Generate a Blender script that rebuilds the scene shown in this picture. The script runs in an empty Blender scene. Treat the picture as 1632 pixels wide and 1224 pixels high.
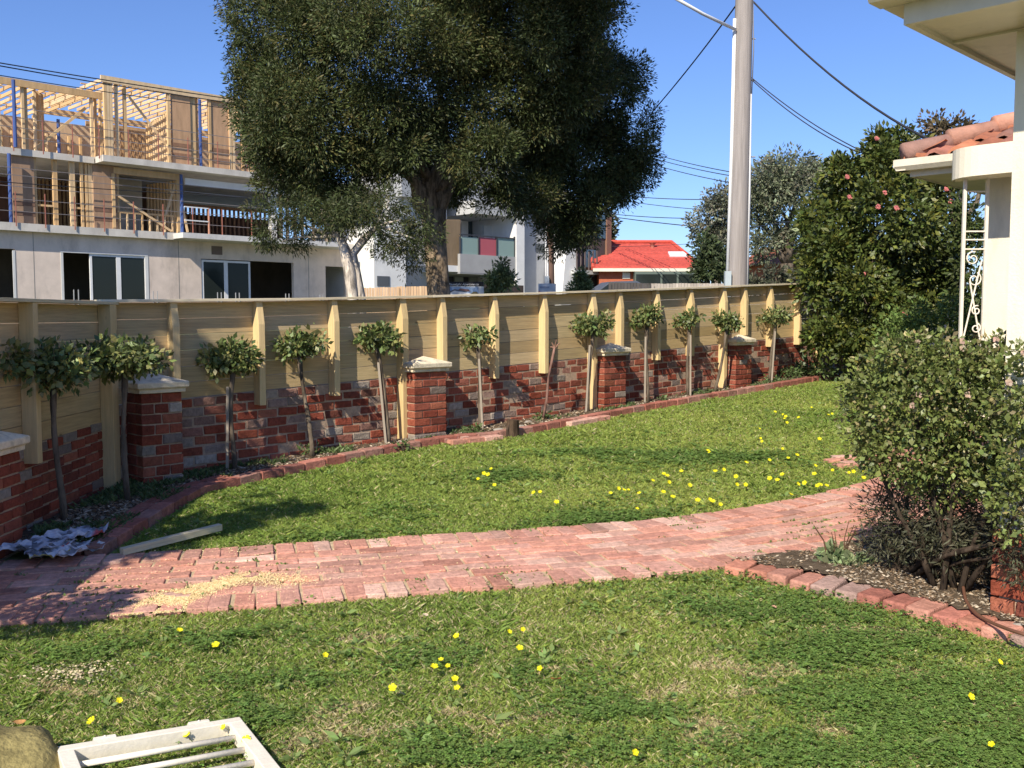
import bpy, math, random
import numpy as np
from mathutils import Vector, Matrix

R = math.radians
random.seed(7)
rng = np.random.default_rng(7)
scene = bpy.context.scene
C = scene.collection

# ------------------------------------------------------------------ camera
F = 1556.0; W2 = 816.0; HOR = 505.0; EYE = 1.66
cam_d = bpy.data.cameras.new('camera'); cam = bpy.data.objects.new('camera', cam_d); C.objects.link(cam)
cam_d.sensor_width = 36; cam_d.lens = F / 1632 * 36
cam_d.clip_start = .05; cam_d.clip_end = 2000
cam.location = (0, 0, EYE)
cam.rotation_euler = (R(90) - math.atan((612 - HOR) / F), 0, 0)
scene.camera = cam
scene.render.resolution_x = 1024; scene.render.resolution_y = 768

# ------------------------------------------------------------------ light
SUN_EL = 39.0
LX, LY = .407, .913                                    # horizontal travel of the light
wd = bpy.data.worlds.new("World"); scene.world = wd; wd.use_nodes = True
nt = wd.node_tree; nt.nodes.clear()
sky = nt.nodes.new('ShaderNodeTexSky'); sky.sky_type = 'NISHITA'; sky.sun_disc = False
sky.sun_elevation = R(SUN_EL); sky.sun_rotation = math.atan2(-LX, -LY)
sky.air_density = 1.0; sky.dust_density = .25; sky.ozone_density = 4.5; sky.altitude = 0
bg = nt.nodes.new('ShaderNodeBackground'); bg.inputs[1].default_value = .10
out = nt.nodes.new('ShaderNodeOutputWorld')
tint = nt.nodes.new('ShaderNodeMix'); tint.data_type = 'RGBA'; tint.blend_type = 'MULTIPLY'; tint.inputs[0].default_value = 1
tint.inputs[7].default_value = (.80, .90, 1.20, 1); nt.links.new(sky.outputs[0], tint.inputs[6]); nt.links.new(tint.outputs[2], bg.inputs[0]); nt.links.new(bg.outputs[0], out.inputs[0])
sd = bpy.data.lights.new('sun', 'SUN'); so = bpy.data.objects.new('sun', sd); C.objects.link(so)
sd.energy = 5.0; sd.angle = R(.53); sd.color = (1, .91, .76)
so.rotation_euler = Vector((LX * math.cos(R(SUN_EL)), LY * math.cos(R(SUN_EL)), -math.sin(R(SUN_EL)))).to_track_quat('-Z', 'Y').to_euler()
scene.view_settings.view_transform = 'Standard'; scene.view_settings.look = 'None'
scene.view_settings.exposure = .46; scene.view_settings.gamma = 1

# ------------------------------------------------------------------ helpers
def G(x, y):
    return .0386 * np.clip(y, -5, 60) + .0133 * np.clip(np.asarray(y) - 8., 0, 8)
def gz(x, y): return float(G(x, y))
PIT = math.atan((612 - HOR) / F); CPT, SPT = math.cos(PIT), math.sin(PIT)
def ray(px, py):
    """direction with y = 1 through a photo pixel"""
    y = F * CPT + (612 - py) * SPT; return (px - W2) / y, (-F * SPT + (612 - py) * CPT) / y
def at(px, py, Y):
    a, b = ray(px, py); return Vector((a * Y, Y, EYE + b * Y))
def gp(px, py, h=0.):
    a, b = ray(px, py); Y = 6.
    for _ in range(40): Y = Y * .5 + .5 * max(1.5, min(30, (gz(0, Y) + h - EYE) / b))
    return Vector((a * Y, Y, gz(0, Y) + h))

def cols(n, base, var=.12, hue=.04):
    b = np.array(base)[None, :] * (1 + rng.normal(0, var, (n, 1))) * (1 + rng.normal(0, hue, (n, 3)))
    return np.clip(b, .002, .95)

class MB:
    """collects geometry, builds ONE mesh object"""
    def __init__(s): s.v = []; s.f = []; s.c = []; s.mi = []
    def add(s, vs, fs, col=(.5, .5, .5), mi=0):
        o = len(s.v); s.v += [tuple(p) for p in vs]
        s.f += [tuple(i + o for i in f) for f in fs]; s.c += [tuple(col)] * len(vs); s.mi += [mi] * len(fs)
    def box(s, c, size, col=(.5, .5, .5), rz=0, rot=None, jit=0, mi=0):
        hx, hy, hz = [q / 2 for q in size]
        M = rot if rot is not None else Matrix.Rotation(rz, 3, 'Z')
        vs = []
        for x in (-1, 1):
            for y in (-1, 1):
                for z in (-1, 1):
                    p = Vector((x * hx, y * hy, z * hz))
                    if jit: p += Vector([random.uniform(-jit, jit) for _ in range(3)])
                    vs.append(Vector(c) + M @ p)
        s.add(vs, [(0, 1, 3, 2), (4, 6, 7, 5), (0, 4, 5, 1), (2, 3, 7, 6), (0, 2, 6, 4), (1, 5, 7, 3)], col, mi)
    def b2(s, p0, p1, col=(.5, .5, .5), mi=0):
        s.box([(p0[i] + p1[i]) / 2 for i in range(3)], [abs(p1[i] - p0[i]) for i in range(3)], col, mi=mi)
    def beam(s, a, b, w, h, col=(.5, .5, .5)):
        a = Vector(a); b = Vector(b); d = b - a
        q = d.to_track_quat('X', 'Z').to_matrix()
        s.box((a + b) / 2, (d.length, w, h), col, rot=q)
    def tube(s, pts, rad, seg=8, col=(.5, .5, .5), cap=True, wob=0):
        pts = [Vector(p) for p in pts]; n = len(pts)
        if not hasattr(rad, '__len__'): rad = [rad] * n
        vs = []; up = Vector((0, 0, 1)); prev = None
        for i, p in enumerate(pts):
            t = (pts[min(i + 1, n - 1)] - pts[max(i - 1, 0)]).normalized()
            if prev is None:
                x = t.cross(Vector((0, 1, 0)) if abs(t.y) < .9 else Vector((1, 0, 0))).normalized()
            else: x = (prev - t * prev.dot(t)).normalized()
            prev = x; y = t.cross(x)
            for k in range(seg):
                a = 2 * math.pi * k / seg
                r = rad[i] * (1 + (random.uniform(-wob, wob) if wob else 0))
                vs.append(p + x * math.cos(a) * r + y * math.sin(a) * r)
        fs = [(i * seg + k, i * seg + (k + 1) % seg, (i + 1) * seg + (k + 1) % seg, (i + 1) * seg + k) for i in range(n - 1) for k in range(seg)]
        if cap: fs += [tuple(range(seg))[::-1], tuple((n - 1) * seg + k for k in range(seg))]
        s.add(vs, fs, col)
    def build(s, name, mat, parent=None, smooth=False, bevel=0):
        me = bpy.data.meshes.new(name); me.from_pydata(s.v, [], s.f)
        at_ = me.color_attributes.new('Col', 'FLOAT_COLOR', 'POINT')
        a = np.ones((len(s.v), 4), dtype=np.float32); a[:, :3] = np.array(s.c).reshape(-1, 3)
        at_.data.foreach_set('color', a.ravel())
        for m in (mat if isinstance(mat, (list, tuple)) else [mat]): me.materials.append(m)
        if any(s.mi): me.polygons.foreach_set('material_index', s.mi)
        if smooth: me.polygons.foreach_set('use_smooth', [True] * len(me.polygons))
        o = bpy.data.objects.new(name, me); C.objects.link(o)
        if parent: o.parent = parent
        if bevel:
            b = o.modifiers.new('bevel', 'BEVEL'); b.width = bevel; b.segments = 2; b.limit_method = 'ANGLE'
        return o

def npmesh(name, V, nper, Cc, mat, parent=None, smooth=False):
    """V (N*nper,3): N polygons of nper own vertices; Cc (N,3)"""
    N = len(V) // nper
    me = bpy.data.meshes.new(name)
    me.vertices.add(len(V)); me.vertices.foreach_set('co', V.astype(np.float32).ravel())
    me.loops.add(len(V)); me.loops.foreach_set('vertex_index', np.arange(len(V), dtype=np.int32))
    me.polygons.add(N); me.polygons.foreach_set('loop_start', np.arange(0, len(V), nper, dtype=np.int32))
    me.polygons.foreach_set('loop_total', np.full(N, nper, dtype=np.int32))
    me.update(calc_edges=True)
    a = np.ones((len(V), 4), dtype=np.float32); a[:, :3] = np.repeat(Cc, nper, axis=0)
    ca = me.color_attributes.new('Col', 'FLOAT_COLOR', 'POINT'); ca.data.foreach_set('color', a.ravel())
    me.materials.append(mat)
    o = bpy.data.objects.new(name, me); C.objects.link(o)
    if parent: o.parent = parent
    return o

def tag(o, label, cat, group=None, kind=None):
    if label: o['label'] = label
    if cat: o['category'] = cat
    if group: o['group'] = group
    if kind: o['kind'] = kind
    return o
def empty(name, loc, rz, label, cat, group=None):
    o = bpy.data.objects.new(name, None); C.objects.link(o); o.location = loc; o.rotation_euler = (0, 0, rz)
    o.empty_display_size = .2
    return tag(o, label, cat, group)
def struct(o): o['kind'] = 'structure'; return o

# ------------------------------------------------------------------ materials
def mat(name, col=None, rough=.8, nscale=8., namt=.25, bump=.3, bscale=60., stretch=(1, 1, 1), spec=.3, metal=0, trans=0, vor=0, detail=6):
    m = bpy.data.materials.new(name); m.use_nodes = True
    n = m.node_tree.nodes; l = m.node_tree.links; p = n['Principled BSDF']
    p.inputs['Roughness'].default_value = rough; p.inputs['Specular IOR Level'].default_value = spec
    p.inputs['Metallic'].default_value = metal
    tc = n.new('ShaderNodeTexCoord'); mp = n.new('ShaderNodeMapping'); mp.inputs['Scale'].default_value = stretch
    l.new(tc.outputs['Object'], mp.inputs[0])
    if col is None:
        a = n.new('ShaderNodeAttribute'); a.attribute_name = 'Col'; base = a.outputs['Color']
    else:
        rgb = n.new('ShaderNodeRGB'); rgb.outputs[0].default_value = (*col, 1); base = rgb.outputs[0]
    if namt:
        nz = n.new('ShaderNodeTexNoise'); nz.inputs['Scale'].default_value = nscale; nz.inputs['Detail'].default_value = detail
        nz.inputs['Roughness'].default_value = .65
        l.new(mp.outputs[0], nz.inputs['Vector'])
        mr = n.new('ShaderNodeMapRange'); mr.inputs[1].default_value = .25; mr.inputs[2].default_value = .75
        mr.inputs[3].default_value = 1 - namt; mr.inputs[4].default_value = 1 + namt
        l.new(nz.outputs['Fac'], mr.inputs[0])
        mx = n.new('ShaderNodeMix'); mx.data_type = 'RGBA'; mx.blend_type = 'MULTIPLY'; mx.inputs[0].default_value = 1
        l.new(base, mx.inputs[6]); l.new(mr.outputs[0], mx.inputs[7]); base = mx.outputs[2]
    l.new(base, p.inputs['Base Color'])
    if bump:
        b = n.new('ShaderNodeBump'); b.inputs['Strength'].default_value = bump; b.inputs['Distance'].default_value = .01
        nb = n.new('ShaderNodeTexNoise'); nb.inputs['Scale'].default_value = bscale; nb.inputs['Detail'].default_value = 5
        l.new(mp.outputs[0], nb.inputs['Vector']); l.new(nb.outputs['Fac'], b.inputs['Height']); l.new(b.outputs[0], p.inputs['Normal'])
    if trans:
        tr = n.new('ShaderNodeBsdfTranslucent'); l.new(base, tr.inputs[0]); ms = n.new('ShaderNodeMixShader')
        ms.inputs[0].default_value = trans; l.new(p.outputs[0], ms.inputs[1]); l.new(tr.outputs[0], ms.inputs[2])
        l.new(ms.outputs[0], n['Material Output'].inputs[0])
    return m

M = {}
M['leaf'] = mat('foliage', None, .55, namt=0, bump=0, trans=.22, spec=.3)
M['gloss'] = mat('glossy_foliage', None, .40, namt=0, bump=.5, bscale=45, trans=.15, spec=.38)
M['dull'] = mat('dull_foliage', None, .8, namt=0, bump=0, trans=.2, spec=.1)
M['grass'] = mat('grass_blades', None, .6, namt=0, bump=0, trans=.42, spec=.15)
M['brick'] = mat('brick', None, .9, nscale=26, namt=.38, bump=.8, bscale=70, spec=.12)
M['mortar'] = mat('mortar', (.42, .31, .22), .95, nscale=30, namt=.3, bump=.6, bscale=120, spec=.1)
M['joint'] = mat('joint_sand', (.50, .38, .24), .95, nscale=14, namt=.4, bump=.6, bscale=120, spec=.1)
M['pine'] = mat('treated_pine', None, .7, nscale=3.2, namt=.26, bump=.25, bscale=9, stretch=(1, 14, 22), spec=.25)
M['pinev'] = mat('treated_pine_upright', None, .7, nscale=3.2, namt=.16, bump=.2, bscale=9, stretch=(16, 16, 1.2), spec=.25)
M['concrete'] = mat('concrete', None, .9, nscale=1.2, namt=.16, bump=.3, bscale=30, spec=.2)
M['cap'] = mat('weathered_cap', (.74, .64, .46), .85, nscale=9, namt=.26, bump=.5, bscale=60, spec=.2)
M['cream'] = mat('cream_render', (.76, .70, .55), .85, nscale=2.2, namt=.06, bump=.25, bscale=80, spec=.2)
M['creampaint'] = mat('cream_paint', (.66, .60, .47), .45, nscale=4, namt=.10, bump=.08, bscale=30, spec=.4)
M['whitepaint'] = mat('gate_paint', (.78, .72, .60), .4, nscale=12, namt=.12, bump=.15, bscale=60, spec=.45)
M['terracotta'] = mat('terracotta_tiles', None, .8, nscale=5, namt=.35, bump=.5, bscale=30, spec=.2)
M['wood'] = mat('framing_timber', None, .75, nscale=2, namt=.2, bump=0, stretch=(3, 3, .6), spec=.2)
M['plain'] = mat('plain_painted', None, .6, nscale=1.5, namt=.10, bump=.1, bscale=20, spec=.35)
M['steel'] = mat('painted_steel', None, .45, nscale=5, namt=.12, bump=0, spec=.5)
M['bark'] = mat('bark', None, .9, nscale=5, namt=.5, bump=1., bscale=14, stretch=(2.4, 2.4, .6), spec=.1)
M['polewood'] = mat('pole_wood', None, .85, nscale=5, namt=.25, bump=.6, bscale=12, stretch=(5, 5, .25), spec=.15)
M['soil'] = mat('soil', (.105, .078, .052), .95, nscale=16, namt=.5, bump=1., bscale=70, spec=.1)
M['lawnsoil'] = mat('lawn_soil', (.22, .235, .085), .95, nscale=2.5, namt=.45, bump=1., bscale=90, spec=.05)
M['ground'] = mat('ground', (.12, .13, .07), .95, nscale=.4, namt=.4, bump=.3, spec=.1)
M['road'] = mat('asphalt', (.055, .055, .056), .9, nscale=3, namt=.2, bump=.4, spec=.2)
M['rubber'] = mat('hose_rubber', (.16, .075, .045), .45, nscale=20, namt=.1, bump=0, spec=.4)
M['litter'] = mat('litter', None, .95, namt=0, bump=0, spec=.1)
M['petal'] = mat('petals', None, .5, namt=0, bump=0, trans=.25, spec=.2)
M['wire'] = mat('cable', (.035, .035, .04), .6, namt=0, bump=0)
M['paper'] = mat('newsprint', None, .85, nscale=16, namt=.30, bump=0, spec=.1)

def knots(m, sc, stretch, th, dark):
    n = m.node_tree.nodes; l = m.node_tree.links; p = n['Principled BSDF']; src = p.inputs['Base Color'].links[0].from_socket
    tc = n.new('ShaderNodeTexCoord'); mp = n.new('ShaderNodeMapping'); mp.inputs['Scale'].default_value = stretch; l.new(tc.outputs['Object'], mp.inputs[0])
    v = n.new('ShaderNodeTexVoronoi'); v.inputs['Scale'].default_value = sc; l.new(mp.outputs[0], v.inputs['Vector'])
    mr = n.new('ShaderNodeMapRange'); mr.inputs[1].default_value = th * .4; mr.inputs[2].default_value = th; mr.inputs[3].default_value = dark; mr.inputs[4].default_value = 1
    l.new(v.outputs['Distance'], mr.inputs[0]); mx = n.new('ShaderNodeMix'); mx.data_type = 'RGBA'; mx.blend_type = 'MULTIPLY'; mx.inputs[0].default_value = 1
    l.new(src, mx.inputs[6]); l.new(mr.outputs[0], mx.inputs[7]); l.new(mx.outputs[2], p.inputs['Base Color'])
knots(M['pine'], 3.2, (.8, .5, 1.5), .085, .45); knots(M['pinev'], 4., (1.5, 1.5, .8), .09, .5)
def stains(m, sc, stretch, lo, hi, amt):
    n = m.node_tree.nodes; l = m.node_tree.links; p = n['Principled BSDF']; src = p.inputs['Base Color'].links[0].from_socket
    tc = n.new('ShaderNodeTexCoord'); mp = n.new('ShaderNodeMapping'); mp.inputs['Scale'].default_value = stretch; l.new(tc.outputs['Object'], mp.inputs[0])
    v = n.new('ShaderNodeTexNoise'); v.inputs['Scale'].default_value = sc; v.inputs['Detail'].default_value = 8; v.inputs['Roughness'].default_value = .7; l.new(mp.outputs[0], v.inputs['Vector'])
    mr = n.new('ShaderNodeMapRange'); mr.inputs[1].default_value = lo; mr.inputs[2].default_value = hi; mr.inputs[3].default_value = 1; mr.inputs[4].default_value = amt
    l.new(v.outputs['Fac'], mr.inputs[0]); mx = n.new('ShaderNodeMix'); mx.data_type = 'RGBA'; mx.blend_type = 'MULTIPLY'; mx.inputs[0].default_value = 1
    l.new(src, mx.inputs[6]); l.new(mr.outputs[0], mx.inputs[7]); l.new(mx.outputs[2], p.inputs['Base Color'])
stains(M['concrete'], 1.1, (1, 1, .35), .50, .75, .62); stains(M['cream'], 2.2, (1.3, 1.3, .4), .52, .78, .72); stains(M['creampaint'], 3.5, (1, 1, 1), .52, .75, .68)
stains(M['bark'], 4.5, (2.5, 2.5, .5), .46, .60, .35); stains(M['cap'], 7, (1, 1, 1), .5, .7, .55); stains(M['brick'], 3.2, (1, 1, 1), .5, .72, .72)
def glass(name, col, rough=.06, alpha=None):
    m = bpy.data.materials.new(name); m.use_nodes = True; p = m.node_tree.nodes['Principled BSDF']
    p.inputs['Base Color'].default_value = (*col, 1); p.inputs['Roughness'].default_value = rough; p.inputs['Specular IOR Level'].default_value = .22
    return m
M['pane'] = glass('window_glass', (.02, .026, .024))
M['paneblue'] = glass('blue_window_glass', (.08, .14, .19))
M['frost'] = glass('frosted_balustrade_glass', (.24, .33, .30), .3)
M['frostred'] = glass('red_pink_balustrade_glass', (.42, .10, .12), .3)  # even red-pink tint for the middle pane

# ------------------------------------------------------------------ value noise
def vnoise(x, y, sc, seed):
    x = np.asarray(x) * sc; y = np.asarray(y) * sc
    g = np.random.default_rng(seed).random((257, 257))
    xi = np.floor(x).astype(int); yi = np.floor(y).astype(int); fx = x - xi; fy = y - yi
    fx = fx * fx * (3 - 2 * fx); fy = fy * fy * (3 - 2 * fy); xi %= 256; yi %= 256
    return (g[xi, yi] * (1 - fx) + g[xi + 1, yi] * fx) * (1 - fy) + (g[xi, yi + 1] * (1 - fx) + g[xi + 1, yi + 1] * fx) * fy
def fbm(x, y, sc, seed): return (vnoise(x, y, sc, seed) * .55 + vnoise(x, y, sc * 2.1, seed + 1) * .28 + vnoise(x, y, sc * 4.3, seed + 2) * .17)
def inpoly(x, y, poly):
    ins = np.zeros(len(x), bool); n = len(poly)
    for i in range(n):
        x0, y0 = poly[i]; x1, y1 = poly[(i + 1) % n]
        c = ((y0 > y) != (y1 > y)) & (x < (x1 - x0) * (y - y0) / (y1 - y0 + 1e-12) + x0)
        ins ^= c
    return ins
def dpoly(x, y, pl):
    d = np.full(len(x), 1e9)
    for (x0, y0), (x1, y1) in zip(pl[:-1], pl[1:]):
        dx, dy = x1 - x0, y1 - y0
        t = np.clip(((x - x0) * dx + (y - y0) * dy) / (dx * dx + dy * dy), 0, 1)
        d = np.minimum(d, np.hypot(x - x0 - t * dx, y - y0 - t * dy))
    return d

# ------------------------------------------------------------------ foliage
def unit(n):
    v = rng.normal(size=(n, 3)); return v / np.linalg.norm(v, axis=1, keepdims=True)
def leafmesh(name, P, D, size, aspect, Cc, m, parent, sizevar=.3, fold=.25):
    """P leaf base, D direction; a folded lanceolate leaf: two triangles sharing the midrib -> quad"""
    n = len(P); L = size * (1 + rng.normal(0, sizevar, n)).clip(.4, 1.9); w = L * aspect / 2
    r = unit(n); S = np.cross(D, r); S /= np.linalg.norm(S, axis=1, keepdims=True) + 1e-9
    N = np.cross(D, S)
    mid = P + D * (L * .45)[:, None]
    V = np.stack([P, mid + S * w[:, None] + N * (w * fold)[:, None], P + D * L[:, None], mid - S * w[:, None] + N * (w * fold)[:, None]], axis=1)
    return npmesh(name, V.reshape(-1, 3), 4, Cc, m, parent)

def lobes(blobs, k=9, f=.42, keep=.72):
    o = []
    for b in blobs:
        o.append((b[0], b[1], b[2], b[3] * keep, b[4] * keep, b[5] * keep)); u = unit(k)
        for d in u:
            g = rng.uniform(.75, 1.25) * f; q = 1 - g * .62
            o.append((b[0] + d[0] * b[3] * q, b[1] + d[1] * b[4] * q, b[2] + d[2] * b[5] * q, b[3] * g, b[4] * g, b[5] * g))
    return o
def cloud(blobs, perclump, clump_r, spacing, leaf, aspect, base, droop=.0, outward=.6, tone=.22, shell=.35, alt=None, altp=.0, flat=1., fill=.25):
    """blobs: (x,y,z,rx,ry,rz). clumps over each ellipsoid's surface and some inside; leaves round each clump"""
    CC = []; BC = []
    for b in blobs:
        c = np.array(b[:3]); r = np.array(b[3:6])
        area = 4 * math.pi * (((r[0] * r[1]) ** 1.6 + (r[0] * r[2]) ** 1.6 + (r[1] * r[2]) ** 1.6) / 3) ** (1 / 1.6)
        k = max(6, int(area / spacing ** 2)); u = unit(k)
        rad = 1 + rng.normal(0, .07, (k, 1)); rad = np.where(rng.random((k, 1)) < fill, rng.uniform(.4, .9, (k, 1)), rad)
        CC.append(c + u * r * rad); BC.append(np.repeat(c[None], k, 0))
    CC = np.concatenate(CC); BC = np.concatenate(BC); k = len(CC)
    cr = clump_r * rng.uniform(.6, 1.3, k); tn = np.exp(rng.normal(0, tone, k))
    n = k * perclump; idx = np.repeat(np.arange(k), perclump)
    u = unit(n); rr = rng.random(n) ** shell
    P = CC[idx] + u * (cr[idx] * rr)[:, None] * np.array([1, 1, flat])
    o = CC - BC; o /= np.linalg.norm(o, axis=1, keepdims=True) + 1e-9
    D = u * .8 + o[idx] * outward + np.array([0, 0, -droop]) + unit(n) * .5
    D /= np.linalg.norm(D, axis=1, keepdims=True)
    Cc = cols(n, base, .18, .05) * tn[idx][:, None]
    if alt is not None:
        sel = rng.random(k)[idx] * .7 + rng.random(n) * .3 < altp
        Cc[sel] = cols(int(sel.sum()), alt, .18, .05)
    return P, D, np.clip(Cc, .003, .9)

def branches(mb, start, targets, r0, col, seg=6, wob=.15):
    for t in targets:
        s = Vector(start); t = Vector(t); k = 5
        pts = []
        for i in range(k + 1):
            f = i / k; p = s.lerp(t, f)
            p += Vector((random.uniform(-1, 1), random.uniform(-1, 1), random.uniform(-.5, 1) * .6)) * ((t - s).length * .07 * (1 if 0 < i < k else 0))
            pts.append(p)
        mb.tube(pts, [r0 * (1 - .75 * i / k) for i in range(k + 1)], seg, col, wob=wob)

# ================================================================== SETTING
A45 = R(45)
# big ground sheet
mb = MB(); ys = [-60, -5, 0, 8, 16, 30, 60, 300, 900]
for j, y in enumerate(ys):
    for x in (-900, -60, -10, 10, 60, 900): mb.v.append((x, y, gz(0, y) - .06)); mb.c.append((.1, .1, .05))
for j in range(len(ys) - 1):
    for i in range(5): a = j * 6 + i; mb.f.append((a, a + 1, a + 7, a + 6)); mb.mi.append(0)
struct(mb.build('ground', M['ground']))
# street beyond the fence (parallel to it)
def sheet(name, poly, dz, m, res=.4, bumpy=0):
    xs = [p[0] for p in poly]; ysx = [p[1] for p in poly]
    nx = int((max(xs) - min(xs)) / res) + 2; ny = int((max(ysx) - min(ysx)) / res) + 2
    mb = MB(); gx = np.linspace(min(xs), max(xs), nx); gy = np.linspace(min(ysx), max(ysx), ny)
    X, Y = np.meshgrid(gx, gy, indexing='ij'); Z = G(X, Y) + dz
    if bumpy: Z = Z + bumpy * (fbm(X, Y, 3.1, 5) - .5)
    cx = (X[:-1, :-1] + X[1:, 1:]) / 2; cy = (Y[:-1, :-1] + Y[1:, 1:]) / 2
    ins = inpoly(cx.ravel(), cy.ravel(), poly).reshape(cx.shape)
    mb.v = [tuple(p) for p in np.stack([X, Y, Z], -1).reshape(-1, 3)]; mb.c = [(.1, .1, .1)] * len(mb.v)
    for i in range(nx - 1):
        for j in range(ny - 1):
            if ins[i, j]: a = i * ny + j; mb.f.append((a, a + ny, a + ny + 1, a + 1)); mb.mi.append(0)
    return mb.build(name, m)
road_poly = [(-40, -12), (-36, -16), (60, 80), (56, 84)]
struct(sheet('road', [(-26, -3), (-20, -9), (70, 81), (64, 87)], -.045, M['road'], 2.))

PATH = [(-3.5, 4.96), (-2.9, 5.08), (-2.4, 5.19), (-1.7, 5.33), (-.9, 5.54), (0, 5.75), (.75, 5.95), (1.45, 6.2), (2.2, 6.6), (3.0, 7.2), (3.8, 8.0), (4.6, 8.9)]
PW = 1.16
EDGE = [(-2.52, 5.80), (-2.5, 6.6), (-2.46, 7.5), (-2.16, 8.02), (-1.475, 8.92), (-.75, 9.75), (-.15, 10.05), (.25, 10.45), (1.40, 11.80), (2.93, 13.35), (4.15, 14.55), (4.75, 15.2), (5.3, 15.5)]
RB = [(1.27, 5.50), (1.45, 5.38), (1.66, 5.18), (2.02, 4.84), (2.37, 4.40), (2.66, 3.94), (2.84, 3.44)]
LAWN_LOW = [(-3.0, 1.2), (-2.95, 5.2), (1.2, 6.0), (1.25, 5.5), (1.6, 5.18), (1.95, 4.84), (2.27, 4.42), (2.55, 3.98), (2.75, 3.4), (2.75, 1.2)]
LAWN_UP = [(-2.42, 5.4), (-2.40, 7.5), (-2.08, 7.95), (-1.4, 8.85), (-.68, 9.68), (-.1, 9.97), (.32, 10.37), (1.47, 11.72), (3.0, 13.27), (4.22, 14.47), (4.8, 15.1), (6.2, 15.4), (6.6, 13), (4.2, 9.2), (3.4, 8.2), (2.2, 6.6), (0, 5.7)]
yard = [(-3.2, 1.0), (-3.1, 5), (-3.2, 7.7), (5.2, 16.0), (9, 19), (9, 9), (5, 5), (3.5, .8)]
struct(sheet('lawn', yard, -.012, M['lawnsoil'], .12, .02))
# garden beds: soil raised a little
bedF = [(-3.25, 5.6)] + [(x, y) for x, y in EDGE] + [(7.2, 17.6), (-3.25, 7.7)]
def strip_bed(name, poly, dz): return struct(sheet(name, poly, dz, M['soil'], .07, .05))
strip_bed('garden_bed', [(-3.15, 5.8), (-2.5, 5.8)] + EDGE[1:] + [(7.6, 17.5), (5.3, 16.2), (-3.15, 7.75)], .035)
RBED = [(1.27, 5.56), (1.66, 5.28), (2.0, 4.95), (2.38, 4.48), (2.9, 3.4), (4.5, 3.0), (4.6, 7.6), (3.4, 6.75), (2.5, 6.15), (1.75, 5.72)]
strip_bed('garden_bed', RBED, .05)

# ---- brick paving
def resample(pl, step):
    pts = [Vector((*p, 0)) for p in pl]; out = []; carry = 0
    # smooth (chaikin)
    for _ in range(2):
        q = [pts[0]]
        for a, b in zip(pts[:-1], pts[1:]): q += [a.lerp(b, .25), a.lerp(b, .75)]
        q.append(pts[-1]); pts = q
    for a, b in zip(pts[:-1], pts[1:]):
        d = (b - a).length; t = carry
        while t < d: out.append((a.lerp(b, t / d), (b - a).normalized())); t += step
        carry = t - d
    return out
def offs(p, t, o): return p + Vector((-t.y, t.x, 0)) * o
REDS = [(.53, .265, .20), (.55, .285, .215), (.52, .25, .185), (.57, .32, .25), (.54, .32, .25), (.51, .275, .215), (.56, .275, .20), (.60, .38, .30)]
def pick(P, v=.1):
    c = random.choice(P); k = random.gauss(1, v); return tuple(max(.01, q * k) for q in c)
mb = MB()
fine = resample(PATH, .02)
def along(s):
    i = min(max(int(s / .02), 0), len(fine) - 1); return fine[i]
Ltot = len(fine) * .02
rows = 6; rw = (PW - .46) / rows
def lay(mb, p, t, lx, ly, h, z0, P, tiltv=.012):
    an = math.atan2(t.y, t.x) + random.gauss(0, .012)
    rot = Matrix.Rotation(an, 3, 'Z') @ Matrix.Rotation(random.gauss(0, tiltv) + 0, 3, 'X') @ Matrix.Rotation(math.atan(.0386 * t.y) * -1 + random.gauss(0, tiltv), 3, 'Y')
    z = gz(p.x, p.y) + z0 + random.gauss(0, .0018)
    mb.box((p.x, p.y, z - h / 2), (lx, ly, h), pick(P), rot=rot, jit=.0035)
for r in range(rows):
    o = -PW / 2 + .23 + rw * (r + .5); s = (.12 if r % 2 else 0) + random.uniform(0, .03)
    while s < Ltot - .25:
        p, t = along(s + .115); L = .224 + random.uniform(-.006, .004)
        lay(mb, offs(p, t, o), t, L, rw - .009, .06, .022, REDS); s += .234
for sgn in (-1, 1):
    s = 0
    while s < Ltot - .12:
        p, t = along(s + .05)
        lay(mb, offs(p, t, sgn * (PW / 2 - .115)), t, .102, .222, .06, .024, REDS); s += .112
bev = .006
po = mb.build('path', M['brick'], bevel=.005); struct(po)
# sand in the joints
mb = MB(); last = None
for s in np.arange(0, Ltot - .05, .1):
    p, t = along(s); a = offs(p, t, -PW / 2 + .01); b = offs(p, t, PW / 2 - .01)
    o = len(mb.v)
    mb.v += [(a.x, a.y, gz(0, a.y) + .0135), (b.x, b.y, gz(0, b.y) + .0135)]; mb.c += [(.3, .2, .1)] * 2
    if last is not None: mb.f.append((last, o, o + 1, last + 1)); mb.mi.append(0)
    last = o
jo = mb.build('path_bedding', M['joint']); jo['kind'] = 'structure'
# edging of the fence bed
mb = MB(); e = resample(EDGE, .02); EL = len(e) * .02; s = 0
while s < EL - .25:
    p, t = e[int((s + .115) / .02)]
    lay(mb, p, t, .226, .11, .10, .062, [(.34, .13, .095), (.38, .16, .12), (.30, .12, .09), (.36, .19, .15)])
    if s < 2.0: lay(mb, offs(p, t, .13), t, .226, .11, .10, .055, [(.34, .13, .095), (.38, .16, .12), (.30, .12, .09)])
    s += .236
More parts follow.
